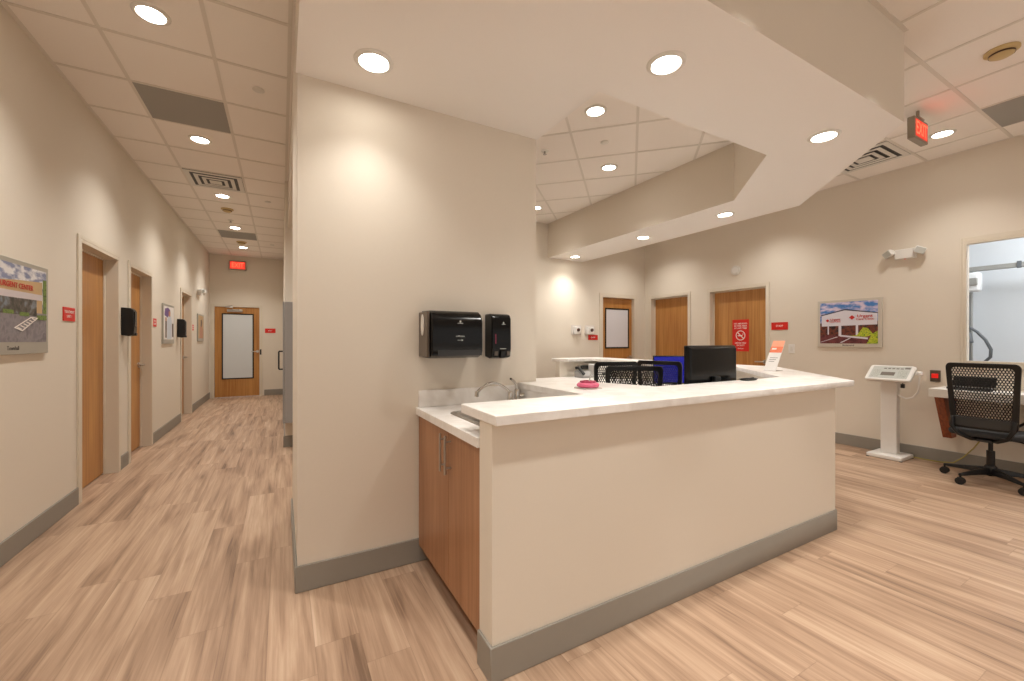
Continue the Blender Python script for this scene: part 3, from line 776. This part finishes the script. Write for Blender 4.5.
# ------------------------------------------------------------------ ceiling fixtures
proto = thing('downlight', 'x', 'ceiling light', (0, 0, 0))
b = MB(); b.lathe([(.068, .0), (.072, -.010), (.086, -.009), (.095, -.003), (.096, .0), (.070, .001)], (0, 0, 0), 40, cap=False); b.build('trim_ring', 'offwhite', proto, smooth=True)
b = MB(); b.lathe([(.0001, -.003), (.045, -.003), (.069, -.002), (.069, .0)], (0, 0, 0), 40, cap=False); b.build('lens', 'lens', proto, smooth=True)
LIGHT_RGB = (1.0, .975, .925)
def spot(x, y, z, W, parent=None, size=120, blend=1.0):
    l = bpy.data.lights.new('lamp', 'SPOT'); l.energy = W; l.color = LIGHT_RGB; l.spot_size = math.radians(size); l.spot_blend = blend; l.shadow_soft_size = .06
    o = bpy.data.objects.new('lamp', l); COL.objects.link(o)
    if parent: o.parent = parent; o.location = (0, 0, -.012)
    else: o.location = (x, y, z-.012)
    return o
DL = [
 ((-.69, 3.258, H), 'corridor downlight nearest the camera, at the top left of the photo', 'corridor downlights', 1),
 ((-.70, 5.06, H), 'corridor downlight just beyond the nearest grey ceiling grille', 'corridor downlights', 1),
 ((-.705, 6.88, H), 'corridor downlight just beyond the corridor air vent', 'corridor downlights', 1),
 ((-.71, 8.71, H), 'corridor downlight just before the far grey ceiling grille', 'corridor downlights', 1),
 ((-.71, 10.48, H), 'farthest corridor downlight, close to the exit sign', 'corridor downlights', 1),
 ((.406, 2.154, ZS), 'soffit downlight over the column wall with the dispensers', 'soffit downlights', 1),
 ((1.699, 1.452, ZS), 'soffit downlight above the left end of the countertop', 'soffit downlights', 1),
 ((3.246, 1.442, ZS), 'soffit downlight near the soffit corner by the hanging exit sign', 'soffit downlights', 1),
 ((4.30, 2.869, ZS), 'soffit downlight on the right arm of the soffit, nearest the clipped corner', 'soffit downlights', 1),
 ((4.29, 4.05, ZS), 'soffit downlight in the middle of the right arm of the soffit', 'soffit downlights', 1),
 ((4.28, 5.53, ZS), 'soffit downlight at the far wall end of the soffit', 'soffit downlights', 1),
 ((2.366, 2.773, H), 'downlight in the tiled station ceiling nearest the soffit opening edge', 'station ceiling downlights', 1),
 ((3.272, 3.601, H), 'downlight in the middle of the tiled station ceiling', 'station ceiling downlights', 1),
 ((3.31, 5.22, H), 'small downlight in the station ceiling right beside the column edge', 'station ceiling downlights', 1),
 ((5.53, 1.465, H), 'downlight in the right tiled ceiling beside the hanging exit sign', 'main ceiling downlights', 1)]
SW = 44
for i, (p, lab, grp, k) in enumerate(DL):
    o = proto if i == 0 else dup(proto, p)
    o.location = p; o['label'] = lab; o['group'] = grp
for i, (p, lab, grp, k) in enumerate(DL):
    s_ = spot(p[0], p[1], p[2], SW*((.55 if p[0] < 1 else .95) if p[2] < 3 else (2.0 if p[0] < 0 else 1.25)), size=108 if abs(p[0]-.406) < .01 else 120)
for (x, y_, z) in ((-.7, 1.45, H), (-.7, -.35, H), (-.7, -1.9, H), (5.53, 3.3, H), (5.53, 5.1, H), (5.53, -.37, H), (5.53, -1.9, H), (3.68, -1.6, H), (1.8, -1.6, H), (1.2, 4.7, H)):  # unseen spots without fixtures: some continue the rows, those behind the camera add fill
    spot(x, y_, z, SW*1.4)
for x in (.55, 1.8, 3.05):  # added narrow spots, no fixtures: light the counter front, spare the soffit face
    spot(x, .78, H, SW*1.75, size=62, blend=.4)

def tile_panel(x0, x1, y0, y1, label):
    o = MB().box(x0+.013, x1-.013, y0+.013, y1-.013, H-.007, H-.0005).build('return_air_grille', 'greytile')
    tag(o, label, 'ceiling grille', 'dark grey ceiling panels'); return o
tile_panel(-1.01, -.41, 4.165, 4.77, 'dark grey ceiling grille in the corridor nearest the camera')
tile_panel(-1.01, -.41, 9.01, 9.61, 'dark grey ceiling grille far down the corridor')
tile_panel(5.221, 5.838, .55, 1.16, 'dark grey ceiling grille at the right edge of the photo')
def vent(x0, x1, y0, y1, label):
    o = thing('air_vent', label, 'air vent', ((x0+x1)/2, (y0+y1)/2, H), 'square ceiling air vents')
    cx, cy = (x0+x1)/2, (y0+y1)/2
    MB().box(x0+.013, x1-.013, y0+.013, y1-.013, H-.006, H-.0005).build('backing', 'darkgrey', o)
    hw = (x1-x0)/2-.014
    for (a, bq, z) in ((hw, hw-.05, H-.008), (hw-.085, hw-.125, H-.012), (hw-.158, hw-.195, H-.016)):
        m = MB()
        m.box(cx-a, cx+a, cy-a, cy-bq, z-.004, z); m.box(cx-a, cx+a, cy+bq, cy+a, z-.004, z); m.box(cx-a, cx-bq, cy-bq, cy+bq, z-.004, z); m.box(cx+bq, cx+a, cy-bq, cy+bq, z-.004, z)
        m.build('louver', 'offwhite', o)
    a = hw-.225; MB().box(cx-a, cx+a, cy-a, cy+a, H-.022, H-.018).build('center_plate', 'offwhite', o)
    return o
vent(-1.01, -.41, 5.98, 6.585, 'square white air vent in the corridor ceiling')
vent(5.221, 5.838, 1.77, 2.38, 'square white air vent partly hidden behind the soffit corner')
def detector(x, y, z, label, mat='yellowed', r=.07, cat='smoke detector', name='smoke_detector'):
    o = thing(name, label, cat, (x, y, z))
    b = MB(); b.lathe([(r, 0), (r, -.012), (r*.86, -.018), (r*.80, -.020)], (x, y, z-.0005), 32); b.build('base', mat, o, smooth=True)
    b = MB(); b.lathe([(r*.72, -.021), (r*.70, -.036), (r*.45, -.048), (.0001, -.050)], (x, y, z-.0005), 32); b.build('cap', mat, o, smooth=True)
    b = MB(); b.lathe([(r*.74, -.0235), (r*.74, -.034)], (x, y, z-.0005), 32, cap=False)
    b.build('vent_slot', 'dkbrown', o); return o
detector(4.294, .847, H, 'large yellowish smoke detector on the right tiled ceiling', r=.085)
detector(-.713, 7.54, H, 'yellowish smoke detector in the middle of the corridor ceiling', r=.08)
detector(-.70, 9.92, H, 'flat yellowish smoke detector between the last two corridor downlights', r=.09)
def sprinkler(x, y, label, open_=False):
    o = thing('sprinkler_head', label, 'sprinkler', (x, y, H), 'ceiling sprinklers')
    b = MB(); b.lathe([(.04, 0), (.042, -.006), (.036, -.010), (.0001, -.011)], (x, y, H-.0005), 28); b.build('cover_plate', 'offwhite', o, smooth=True)
    if open_:
        b = MB(); b.lathe([(.012, -.012), (.010, -.035), (.02, -.038), (.02, -.041), (.0001, -.042)], (x, y, H-.0005), 16); b.build('deflector', 'steel', o)
    return o
sprinkler(-.158, 3.83, 'round white sprinkler cover in the nearest part of the corridor ceiling, right row')
sprinkler(-.17, 6.86, 'round white sprinkler cover beside the corridor, right row of tiles, mid-length')
sprinkler(-.17, 9.91, 'round white sprinkler cover far down the corridor, right row of tiles')
sprinkler(-.73, 8.2, 'small ceiling device just before the fourth corridor downlight', True)
sprinkler(2.40, 3.61, 'sprinkler with deflector on the station ceiling beside the column edge', True)
sprinkler(2.817, 3.164, 'flat sprinkler cover between the two nearer station ceiling downlights')
sprinkler(5.0, .68, 'round sprinkler cover on the right ceiling at the photo edge')

# ------------------------------------------------------------------ right wall devices
def plate(T, w, h, name, label, cat, mat='white'):
    o = thing(name, label, cat, T @ Vector((0, 0, 0)))
    MB(T).box(-w/2, w/2, 0, .007, -h/2, h/2).build('cover_plate', mat, o, bevel=.002, seg=2)
    return o
T = TR(3.165, 1.205); o = plate(T, .08, .125, 'light_switch', 'white light switch on the right wall below the wide red sign', 'light switch')
MB(T).box(-.017, .017, .007, .011, -.034, .034).build('rocker', 'offwhite', o, bevel=.002)
T = TR(1.707, .933); o = plate(T, .085, .125, 'emergency_button', 'red emergency button in a grey wall plate above the desk corner', 'button', 'smoke')
MB(T).box(-.026, .026, .007, .02, -.022, .026).build('button', 'redbtn', o, bevel=.003)
T = TR(3.975, 2.42)
Q = T @ Matrix.Rotation(-PI/2, 4, 'X')
o = thing('wall_alarm', 'round white disc device on the right wall above the no-smoking door', 'alarm', T @ Vector((0, 0, 0)))
MB(Q).lathe([(.075, .001), (.075, .02), (.068, .028)], (0, 0, 0), 32).build('disc', 'offwhite', o, smooth=True)
MB(Q).lathe([(.05, .0285), (.046, .036), (.0001, .037)], (0, 0, 0), 32).build('cap', 'white', o, smooth=True)
for i, x in enumerate((4.545, 4.85)):
    T = TF(x, 1.507)
    lab = ['left of the two white thermostats with dark knobs on the far wall', 'right thermostat on the far wall, directly over the small red sign'][i]
    o = thing('thermostat', lab, 'thermostat', T @ Vector((0, 0, 0)), 'thermostats on the far wall')
    MB(T).box(-.11, .11, 0, .012, -.085, .085).build('guard_plate', 'acrylic', o, bevel=.003)
    MB(T).box(-.075, .075, .012, .045, -.07, .06).build('housing', 'white', o, bevel=.006)
    MB(T @ Matrix.Rotation(-PI/2, 4, 'X')).lathe([(.030, .045), (.028, .060), (.0001, .061)], (.02, 0, 0), 20).build('dial', 'dkbrown', o)
# fix axis: dial ring stands on outward axis

# ------------------------------------------------------------------ grey wall cabinet by the corridor
o = thing('wall_cabinet', 'tall grey laminate wall cabinet with black pull handle at the corridor opening', 'cabinet', (.2, 5.7, .346))
MB().box(.032, .38, 5.55, 5.848, .346, 1.776).build('body', 'grey', o, bevel=.003)
MB().box(.014, .030, 5.55, 5.848, .346, 1.776).build('door', 'grey', o, bevel=.002)
b = MB(); b.tube([(.014, 5.70, .975), (-.024, 5.70, .975), (-.028, 5.70, .98), (-.028, 5.70, 1.185), (-.024, 5.70, 1.19), (.014, 5.70, 1.19)], .009, 10); b.build('handle', 'black', o)

# ------------------------------------------------------------------ task chair
def hexweb(pos, W, Hh, s=.0115):
    """hexagonal web mapped by pos(u,v); returns bmesh builder"""
    b = MB(); dx = s*math.sqrt(3); dy = s*1.5*1.25
    vs = {}
    def vert(x, z):
        k = (round(x, 5), round(z, 5))
        if k not in vs: vs[k] = b.bm.verts.new(Vector(pos(x, z)))
        return vs[k]
    r = 0; z = -Hh/2
    while z < Hh/2:
        x = -W/2+(dx/2 if r % 2 else 0)
        while x < W/2:
            p = []
            for k in range(6):
                a = PI/6+k*PI/3
                p.append(vert(x+s*math.cos(a), z+s*1.25*math.sin(a)))
            try: b.bm.faces.new(p)
            except ValueError: pass
            x += dx
        z += dy; r += 1
    return b
def make_chair():
    t = thing('task_chair', 'x', 'office chair', (0, 0, 0))
    # star base
    b = MB()
    for k in range(5):
        a = 2*PI*k/5+.215; c, s_ = math.cos(a), math.sin(a)
        rings = []
        for rr, hw, z0, z1 in ((.02, .03, .085, .145), (.16, .022, .085, .125), (.32, .015, .078, .098)):
            rings.append([(c*rr-s_*w_, s_*rr+c*w_, z) for w_, z in ((-hw, z0), (hw, z0), (hw*.7, z1), (-hw*.7, z1))])
        b.rings(rings)
    b.lathe([(.045, .075), (.045, .15), (.03, .17)], (0, 0, 0), 20)
    st = b.build('star_base', 'black', t, bevel=.004)
    for k in range(5):
        a = 2*PI*k/5+.215; c, s_ = math.cos(a)*.315, math.sin(a)*.315
        w_ = MB()
        for o_ in (-.014, .014):
            w_.cyl((c+o_*1.7, s_, .032), (c+o_*.5, s_, .032), .032, 20)
        w_.cyl((c, s_, .03), (c, s_, .08), .008, 8)
        w_.box(c-.007, c+.007, s_-.02, s_+.02, .03, .062)
        w_.build('caster', 'rubber', st, smooth=True)
    MB().cyl((0, 0, .165), (0, 0, .30), .028, 20).cyl((0, 0, .30), (0, 0, .41), .016, 16).build('gas_lift', 'black', t, smooth=True)
    b = MB(); b.box(-.12, .12, -.075, .075, .405, .435); b.box(-.20, -.10, -.05, .05, .40, .425); b.build('mechanism', 'darkgrey', t, bevel=.01)
    MB().tube([(.02, -.07, .418), (.03, -.17, .41), (.035, -.21, .40)], .007, 8).build('height_lever', 'black', t)
    # seat (rounded cushion)
    b = MB(); R_ = []
    for sc, z in ((.80, .436), (.97, .445), (1.0, .465), (.985, .485), (.93, .498), (.7, .502)):
        R_.append([((p[0])*sc, (p[1])*sc, z-(.012 if p[0] > .18 else 0)) for p in rrect(-.23, .24, -.245, .245, .11, z, 6)])
    b.rings(R_); b.build('seat', 'seatfab', t, smooth=True)
    # back: curved frame + web
    def pos(u, v, off=0):
        # u along y, v along height about the centre
        return (-.245-.06*(v+.02)-.10*max(0, v)**2*2+.35*u*u*(.9)-off, u, .815+v)
    fr = MB(); outl = []
    Wt, Wb, Ht = .232, .205, .30
    pr = rrect(-1, 1, -1, 1, .16, 0, 6)
    ring_o, ring_i = [], []
    path = []
    for (px, pz, _) in pr:
        v = pz*Ht; wd = Wb+(Wt-Wb)*(pz+1)/2
        path.append((px*wd, v))
    n = len(path)
    rings = []
    for (u, v) in path:
        k = .05 if v > -.2 else .06
        ui, vi = u*(1-k*3.6/1.0*.9), v*(1-k*2.6)
        o1 = Vector(pos(u, v)); i1 = Vector(pos(ui, vi)); f_ = Vector((.010, 0, 0))
        rings.append([tuple(o1-f_), tuple(o1+f_), tuple(i1+f_), tuple(i1-f_)])
    rings.append(rings[0])
    fr.rings(rings, cap=False)
    bf = fr.build('back_frame', 'black', t, bevel=.003)
    wb = hexweb(lambda u, v: pos(u*(.95 if v < 0 else 1), v), .40, .53)
    web = wb.build('mesh_panel', 'meshweb', bf)
    md = web.modifiers.new('wire', 'WIREFRAME'); md.thickness = .0088; md.use_even_offset = False
    # lumbar carrier and J-shaped struts
    b = MB()
    rg = []
    for k in range(9):
        u = -.19+.38*k/8; p = Vector(pos(u, -.245)); rg.append([tuple(p+Vector((dx_, 0, dz_))) for dx_, dz_ in ((-.022, -.035), (.012, -.035), (.012, .05), (-.018, .05))])
    b.rings(rg); b.build('lower_rail', 'darkgrey', bf, bevel=.004)
    for s_ in (-1, 1):
        b = MB(); b.tube([pos(s_*.19, -.20, .02), (-.275, s_*.185, .53), (-.25, s_*.15, .46), (-.20, s_*.08, .42), (-.14, s_*.045, .415)], .017, 10); b.build('back_strut', 'black', t, smooth=True)
    return t
chair = make_chair()
chair.location = (5.74, 1.20, 0); chair['label'] = 'black mesh-back task chair pulled up to the desk by the window'; chair['group'] = 'black mesh task chairs'
g = 'black mesh task chairs'
dup(chair, (2.62, 2.66, 0), math.radians(58), 'black mesh chair inside the station with its back nearest the countertop, left of the monitor', g)
dup(chair, (2.90, 3.27, 0), math.radians(75), 'black mesh chair behind and left of the others inside the station', g)
dup(chair, (3.58, 3.03, 0), math.radians(20), 'black mesh chair in front of the blue screen inside the station', g)

# ------------------------------------------------------------------ station equipment
def monitor(loc, rz, w, h, label, on=False, zc=None, tilt=0):
    o = thing('computer_monitor', label, 'monitor', (0, 0, 0))
    # local: back faces -y, screen faces +y
    zc = zc
    b = MB(); b.rings([[(x*a, yv, zc+z*c) for x, z in ((-1, -1), (1, -1), (1, 1), (-1, 1))] for yv, a, c in ((-.045, w/2*.92, h/2*.90), (-.02, w/2, h/2), (0, w/2, h/2))])
    b.build('housing', 'blackgloss', o, bevel=.006, seg=3)
    MB().box(-w/2+.012, w/2-.012, .0005, .002, zc-h/2+.015, zc+h/2-.012).build('screen', 'screen' if on else 'black', o)
    b = MB(); b.box(-.03, .03, -.075, -.046, .775, zc); b.build('stand', 'black', o, bevel=.005)
    b = MB(); b.prism([(p[0], p[1]) for p in rrect(-.12, .12, -.14, .06, .03, 0)], .7605, .775); b.build('foot', 'black', o, bevel=.003)
    return o
m1 = monitor(None, 0, .525, .44, 'black computer monitor seen from behind above the countertop', zc=1.065)
m1.location = (2.70, 1.925, 0); m1.rotation_euler = (0, 0, math.radians(-2))
bk = MB(); bk.box(-.235, .235, -.0475, -.0455, 1.215, 1.22); bk.build('rear_seam', 'darkgrey', m1)
text('lenovo', .022, frame((.02, -.0462, 1.20), (1, 0, 0), (0, -1, 0)) @ Matrix.Translation((0, 0, .0)), 'rear_logo', 'screenlogo', m1, .0005).location = -m1.location*0
m2 = monitor(None, 0, .52, .33, 'computer monitor with a bright blue screen facing the camera', True, zc=.975)
m2.location = (4.06, 3.33, 0); m2.rotation_euler = (0, 0, math.radians(180-35))
b = MB(); b.poly([(-.15, .0022, 1.0), (-.12, .0022, 1.01), (-.05, .0022, 1.06), (-.07, .0022, 1.03), (-.10, .0022, 1.01), (-.09, .0022, .98), (-.13, .0022, .985)]); b.build('screen_graphic', 'screenlogo', m2)
# phone, printer
o = thing('desk_phone', 'black and grey desk phone on the far work surface', 'telephone', (4.0, 4.95, .76))
b = MB(); b.prism_ax([(4.86, .761), (5.06, .761), (5.06, .86), (5.02, .87), (4.86, .79)], 3.90, 4.14, 'x'); b.build('body', 'grey', o, bevel=.008)
MB().tube([(3.92, 4.85, .82), (3.92, 4.90, .86), (3.93, 5.0, .91), (3.93, 5.05, .90)], .022, 10).build('handset', 'black', o, smooth=True)
b = MB(); b.box(3.99, 4.12, 4.99, 5.03, .88, .94); b.build('display', 'black', o, bevel=.004)
o = thing('label_printer', 'white box-shaped printer on the far work surface beside the phone', 'printer', (4.32, 4.95, .76))
MB().box(4.18, 4.44, 4.80, 5.08, .761, .955).build('housing', 'white', o, bevel=.012, seg=3)
MB().box(4.22, 4.40, 4.795, 4.802, .80, .83).build('output_slot', 'darkgrey', o)
# pen tray
o = thing('pen_tray', 'small black oval tray on the countertop right of the monitor', 'tray', (2.93, 1.775, 1.037))
b = MB(Matrix.Translation((2.93, 1.775, 1.037)) @ Matrix.Scale(2.0, 4, (1, 0, 0)))
b.lathe([(.038, 0), (.044, .010), (.040, .010), (.034, .003), (.0001, .003)], (0, 0, 0), 24, cap=False); b._add([(0.038*math.cos(2*PI*i/24), .038*math.sin(2*PI*i/24), 0) for i in range(24)], [tuple(range(24))]); b.build('dish', 'black', o, smooth=True)
MB().cyl((2.90, 1.77, 1.046), (3.0, 1.78, 1.05), .004, 8).build('pen', 'darkgrey', o)
# pink dish with pen on clear base
PX, PY = 1.585, 1.925
o = thing('pink_dish', 'round pink scalloped pen holder with a silver pen on the countertop', 'pen holder', (PX, PY, 1.037))
b = MB(); b.box(PX-.062, PX+.062, PY-.055, PY+.055, 1.0365, 1.043); b.build('clear_base', 'acrylic', o, bevel=.002)
R_ = []
for r_, z in ((.050, 0), (.064, .006), (.066, .018), (.058, .026), (.050, .028)):
    R_.append([(PX+r_*(1+.02*math.cos(12*2*PI*i/48))*math.cos(2*PI*i/48), PY+r_*(1+.02*math.cos(12*2*PI*i/48))*math.sin(2*PI*i/48), 1.0435+z) for i in range(48)])
b = MB(); b.rings(R_); b.build('body', 'pink', o, smooth=True)
R_ = []
for r_, z in ((.046, .0), (.044, .010), (.030, .011), (.028, .004)):
    R_.append([(PX+r_*(1+.06*math.cos(10*2*PI*i/60))*math.cos(2*PI*i/60), PY+r_*(1+.06*math.cos(10*2*PI*i/60))*math.sin(2*PI*i/60), 1.072+z) for i in range(60)])
b = MB(); b.rings(R_); b.build('scalloped_rim', 'pinkdark', o, smooth=True)
MB().cyl((PX+.008, PY, 1.074), (PX+.032, PY+.01, 1.125), .004, 10, r2=.0025).build('pen', 'steel', o, smooth=True)
# slanted counter card
o = thing('counter_sign', 'slanted white and orange information card standing on the right end of the countertop', 'sign', (4.0, 2.19, 1.037))
b = MB()
p0 = Vector((3.965, 2.26, 1.038)); ey = Vector((0.0, -.11, 0)); ez = Vector((.165, .0, .28)); th = Vector((.004, 0, -.0016))
def sl(u, v, w_=0): return tuple(p0+ey*u+ez*v+th*w_)
b._add([sl(0, 0), sl(1, 0), sl(1, 1), sl(0, 1), sl(0, 0, 1), sl(1, 0, 1), sl(1, 1, 1), sl(0, 1, 1)], [(0, 1, 2, 3), (4, 7, 6, 5), (0, 4, 5, 1), (1, 5, 6, 2), (2, 6, 7, 3), (3, 7, 4, 0)])
b.build('card', 'paper', o)
b = MB(); b.poly([sl(0, .60, -.15), sl(1, .60, -.15), sl(1, .80, -.15), sl(0, .80, -.15)]); b.build('orange_band', 'orange', o)
b = MB(); b.poly([sl(0, .80, -.15), sl(1, .80, -.15), sl(1, 1, -.15), sl(0, 1, -.15)]); b.build('peach_band', 'peach', o)
b = MB(); b.poly([sl(.12, .70, -.3), sl(.5, .70, -.3), sl(.5, .75, -.3), sl(.12, .75, -.3)])
b.build('band_text_lines', 'ink', o)
b = MB()
for k in range(3): b.poly([sl(.2, .42-.06*k, -.3), sl(.85-.1*k, .42-.06*k, -.3), sl(.85-.1*k, .435-.06*k, -.3), sl(.2, .435-.06*k, -.3)])
b.build('text_lines', 'lcd', o)
b = MB(); b.prism([(3.965, 2.15), (4.085, 2.15), (4.085, 2.26), (3.965, 2.26)], 1.0365, 1.041); b.build('foot', 'acrylic', o)

# ------------------------------------------------------------------ scale
o = thing('patient_scale', 'white floor-standing patient scale with angled keypad head against the right wall', 'scale', (6.02, 2.02, 0))
MB().box(5.86, 6.19, 1.87, 2.18, .004, .045).build('platform', 'white', o, bevel=.008, seg=3)
b = MB()
for (x, yv) in ((5.87, 1.88), (6.17, 1.88), (5.87, 2.17), (6.17, 2.17)): b.cyl((x, yv, 0), (x, yv, .006), .015, 12)
b.build('foot_pad', 'darkgrey', o)
MB().box(6.0, 6.085, 1.955, 2.10, .045, .93).build('column', 'white', o, bevel=.006, seg=2)
# head: tilted slab
c0 = Vector((5.85, 0, .885)); ex = Vector((.20, 0, .155)); nrm = Vector((-.155, 0, .20)).normalized()
HT = Matrix(((0, ex.normalized().x, nrm.x, 5.85), (-1, 0, 0, 2.0), (0, ex.normalized().z, nrm.z, .885), (0, 0, 0, 1)))   # x -> -y world, y -> up slope, z -> normal
L_ = ex.length
b = MB(HT)
b.rings([[(p[0], p[1], z) for p in rrect(-.20+i_, .20-i_, 0+i_, L_-i_, .03, 0, 5)] for z, i_ in ((-.05, .02), (-.035, .004), (-.01, .0), (0, .006))])
hd = b.build('head', 'white', o, smooth=True)
b = MB(HT); b.box(-.165, .165, .03, L_-.025, .0, .002); b.build('overlay', 'overlay', hd)
b = MB(HT); b.box(-.07, .05, .075, .13, .002, .004); b.build('display', 'lcd', hd)
b = MB(HT); b.box(-.15, -.085, .05, .17, .002, .0035); b.build('keypad', 'keys', hd)
b = MB(HT); b.box(.075, .15, .05, .17, .002, .0035); b.build('keypad', 'keys', hd)
for k in range(5): MB(HT).box(-.065+.036*k, -.04+.036*k, .185, .20, .002, .0035).build('label_mark', 'lcd', hd)
MB(HT).box(.115, .16, .19, .215, .002, .0035).build('label_mark', 'lcd', hd)
MB().box(5.96, 6.03, 1.745, 1.79, .945, .985).build('connector', 'white', o, bevel=.008)
MB().tube([(6.0, 1.765, .945), (6.0, 1.77, .86), (6.0, 1.78, .76), (6.0, 1.82, .70), (6.01, 1.88, .68), (6.02, 1.93, .70), (6.03, 1.953, .72)], .009, 10).build('cord', 'white', o, smooth=True)
b = MB(); b.cyl((6.05, 1.92, .885), (6.05, 1.92, .83), .004, 8); b.box(6.035, 6.065, 1.905, 1.935, .79, .835); b.build('plug', 'black', o)

# ------------------------------------------------------------------ wall desk by the window
o = thing('wall_desk', 'white-topped wall-mounted desk with a brown wood bracket under the window', 'desk', (6.02, .8, .74))
MB().box(5.80, RW-.001, -.4, 1.64, .745, .83).build('desktop', 'offwhite', o, bevel=.004)
for yv in (1.58, .0):
    b = MB(); b.prism_ax([(5.86, .744), (RW-.001, .744), (RW-.001, .30), (6.10, .30)], yv-.035, yv+.035, 'y'); b.build('bracket', 'bracket', o, bevel=.003)
o = thing('laptop', 'dark laptop on the desk seen through the chair mesh', 'laptop', (6.0, 1.4, .83))
MB().box(5.92, 6.10, 1.24, 1.54, .831, .85).build('keyboard_half', 'darkgrey', o, bevel=.003)
b = MB(Matrix.Translation((6.10, 0, .852)) @ Matrix.Rotation(math.radians(14), 4, 'Y')); b.box(-.003, .006, 1.24, 1.54, 0, .10); b.build('lid', 'black', o, bevel=.002)
o = thing('cable_bundle', 'black coiled cable bundle hanging below the wall desk', 'cable', (6.0, 1.0, .3))
b = MB(); pts = []
for k in range(41):
    a = 2*PI*k/20; pts.append((6.15+.004*k/10, 1.03+.16*math.cos(a), .40+.035*math.sin(a)+.006*k/10))
pts += [(6.15, 1.05, .55), (6.17, .97, .744)]
b.tube(pts, .012, 8); b.build('cable', 'black', o, smooth=True)
yc = MB().tube([(6.214, 1.90, .010), (6.21, 1.80, .008), (6.205, 1.66, .012), (6.20, 1.56, .03), (6.20, 1.49, .10), (6.20, 1.41, .22), (6.20, 1.34, .36), (6.20, 1.28, .5)], .0055, 8).build('yellow_cable', 'yellow', smooth=True)
tag(yc, 'thin yellow cable running from the scale up towards the desk', 'cable')

# ------------------------------------------------------------------ light in the imaging room, world
l = bpy.data.lights.new('imaging_room_light', 'AREA'); l.shape = 'RECTANGLE'; l.size = 1.2; l.size_y = 1.2; l.energy = 48; l.color = (.93, .97, 1.0)
lo = bpy.data.objects.new('imaging_room_light', l); COL.objects.link(lo); lo.location = (7.4, .6, H-.03)
wd = bpy.data.worlds.new('World'); SC.world = wd; wd.use_nodes = True
wd.node_tree.nodes['Background'].inputs[0].default_value = (1.0, .93, .86, 1); wd.node_tree.nodes['Background'].inputs[1].default_value = .5

# ------------------------------------------------------------------ camera
cam = bpy.data.cameras.new('camera'); cam.lens = 414.5/1024*36; cam.sensor_width = 36; cam.clip_start = .05
co = bpy.data.objects.new('camera', cam); COL.objects.link(co)
co.location = (0, 0, 1.32); co.rotation_euler = (PI/2, 0, -.5076)
SC.camera = co
SC.view_settings.view_transform = 'Standard'; SC.view_settings.look = 'None'; SC.view_settings.gamma = 1; SC.view_settings.use_curve_mapping = False
SC.view_settings.exposure = 0.62
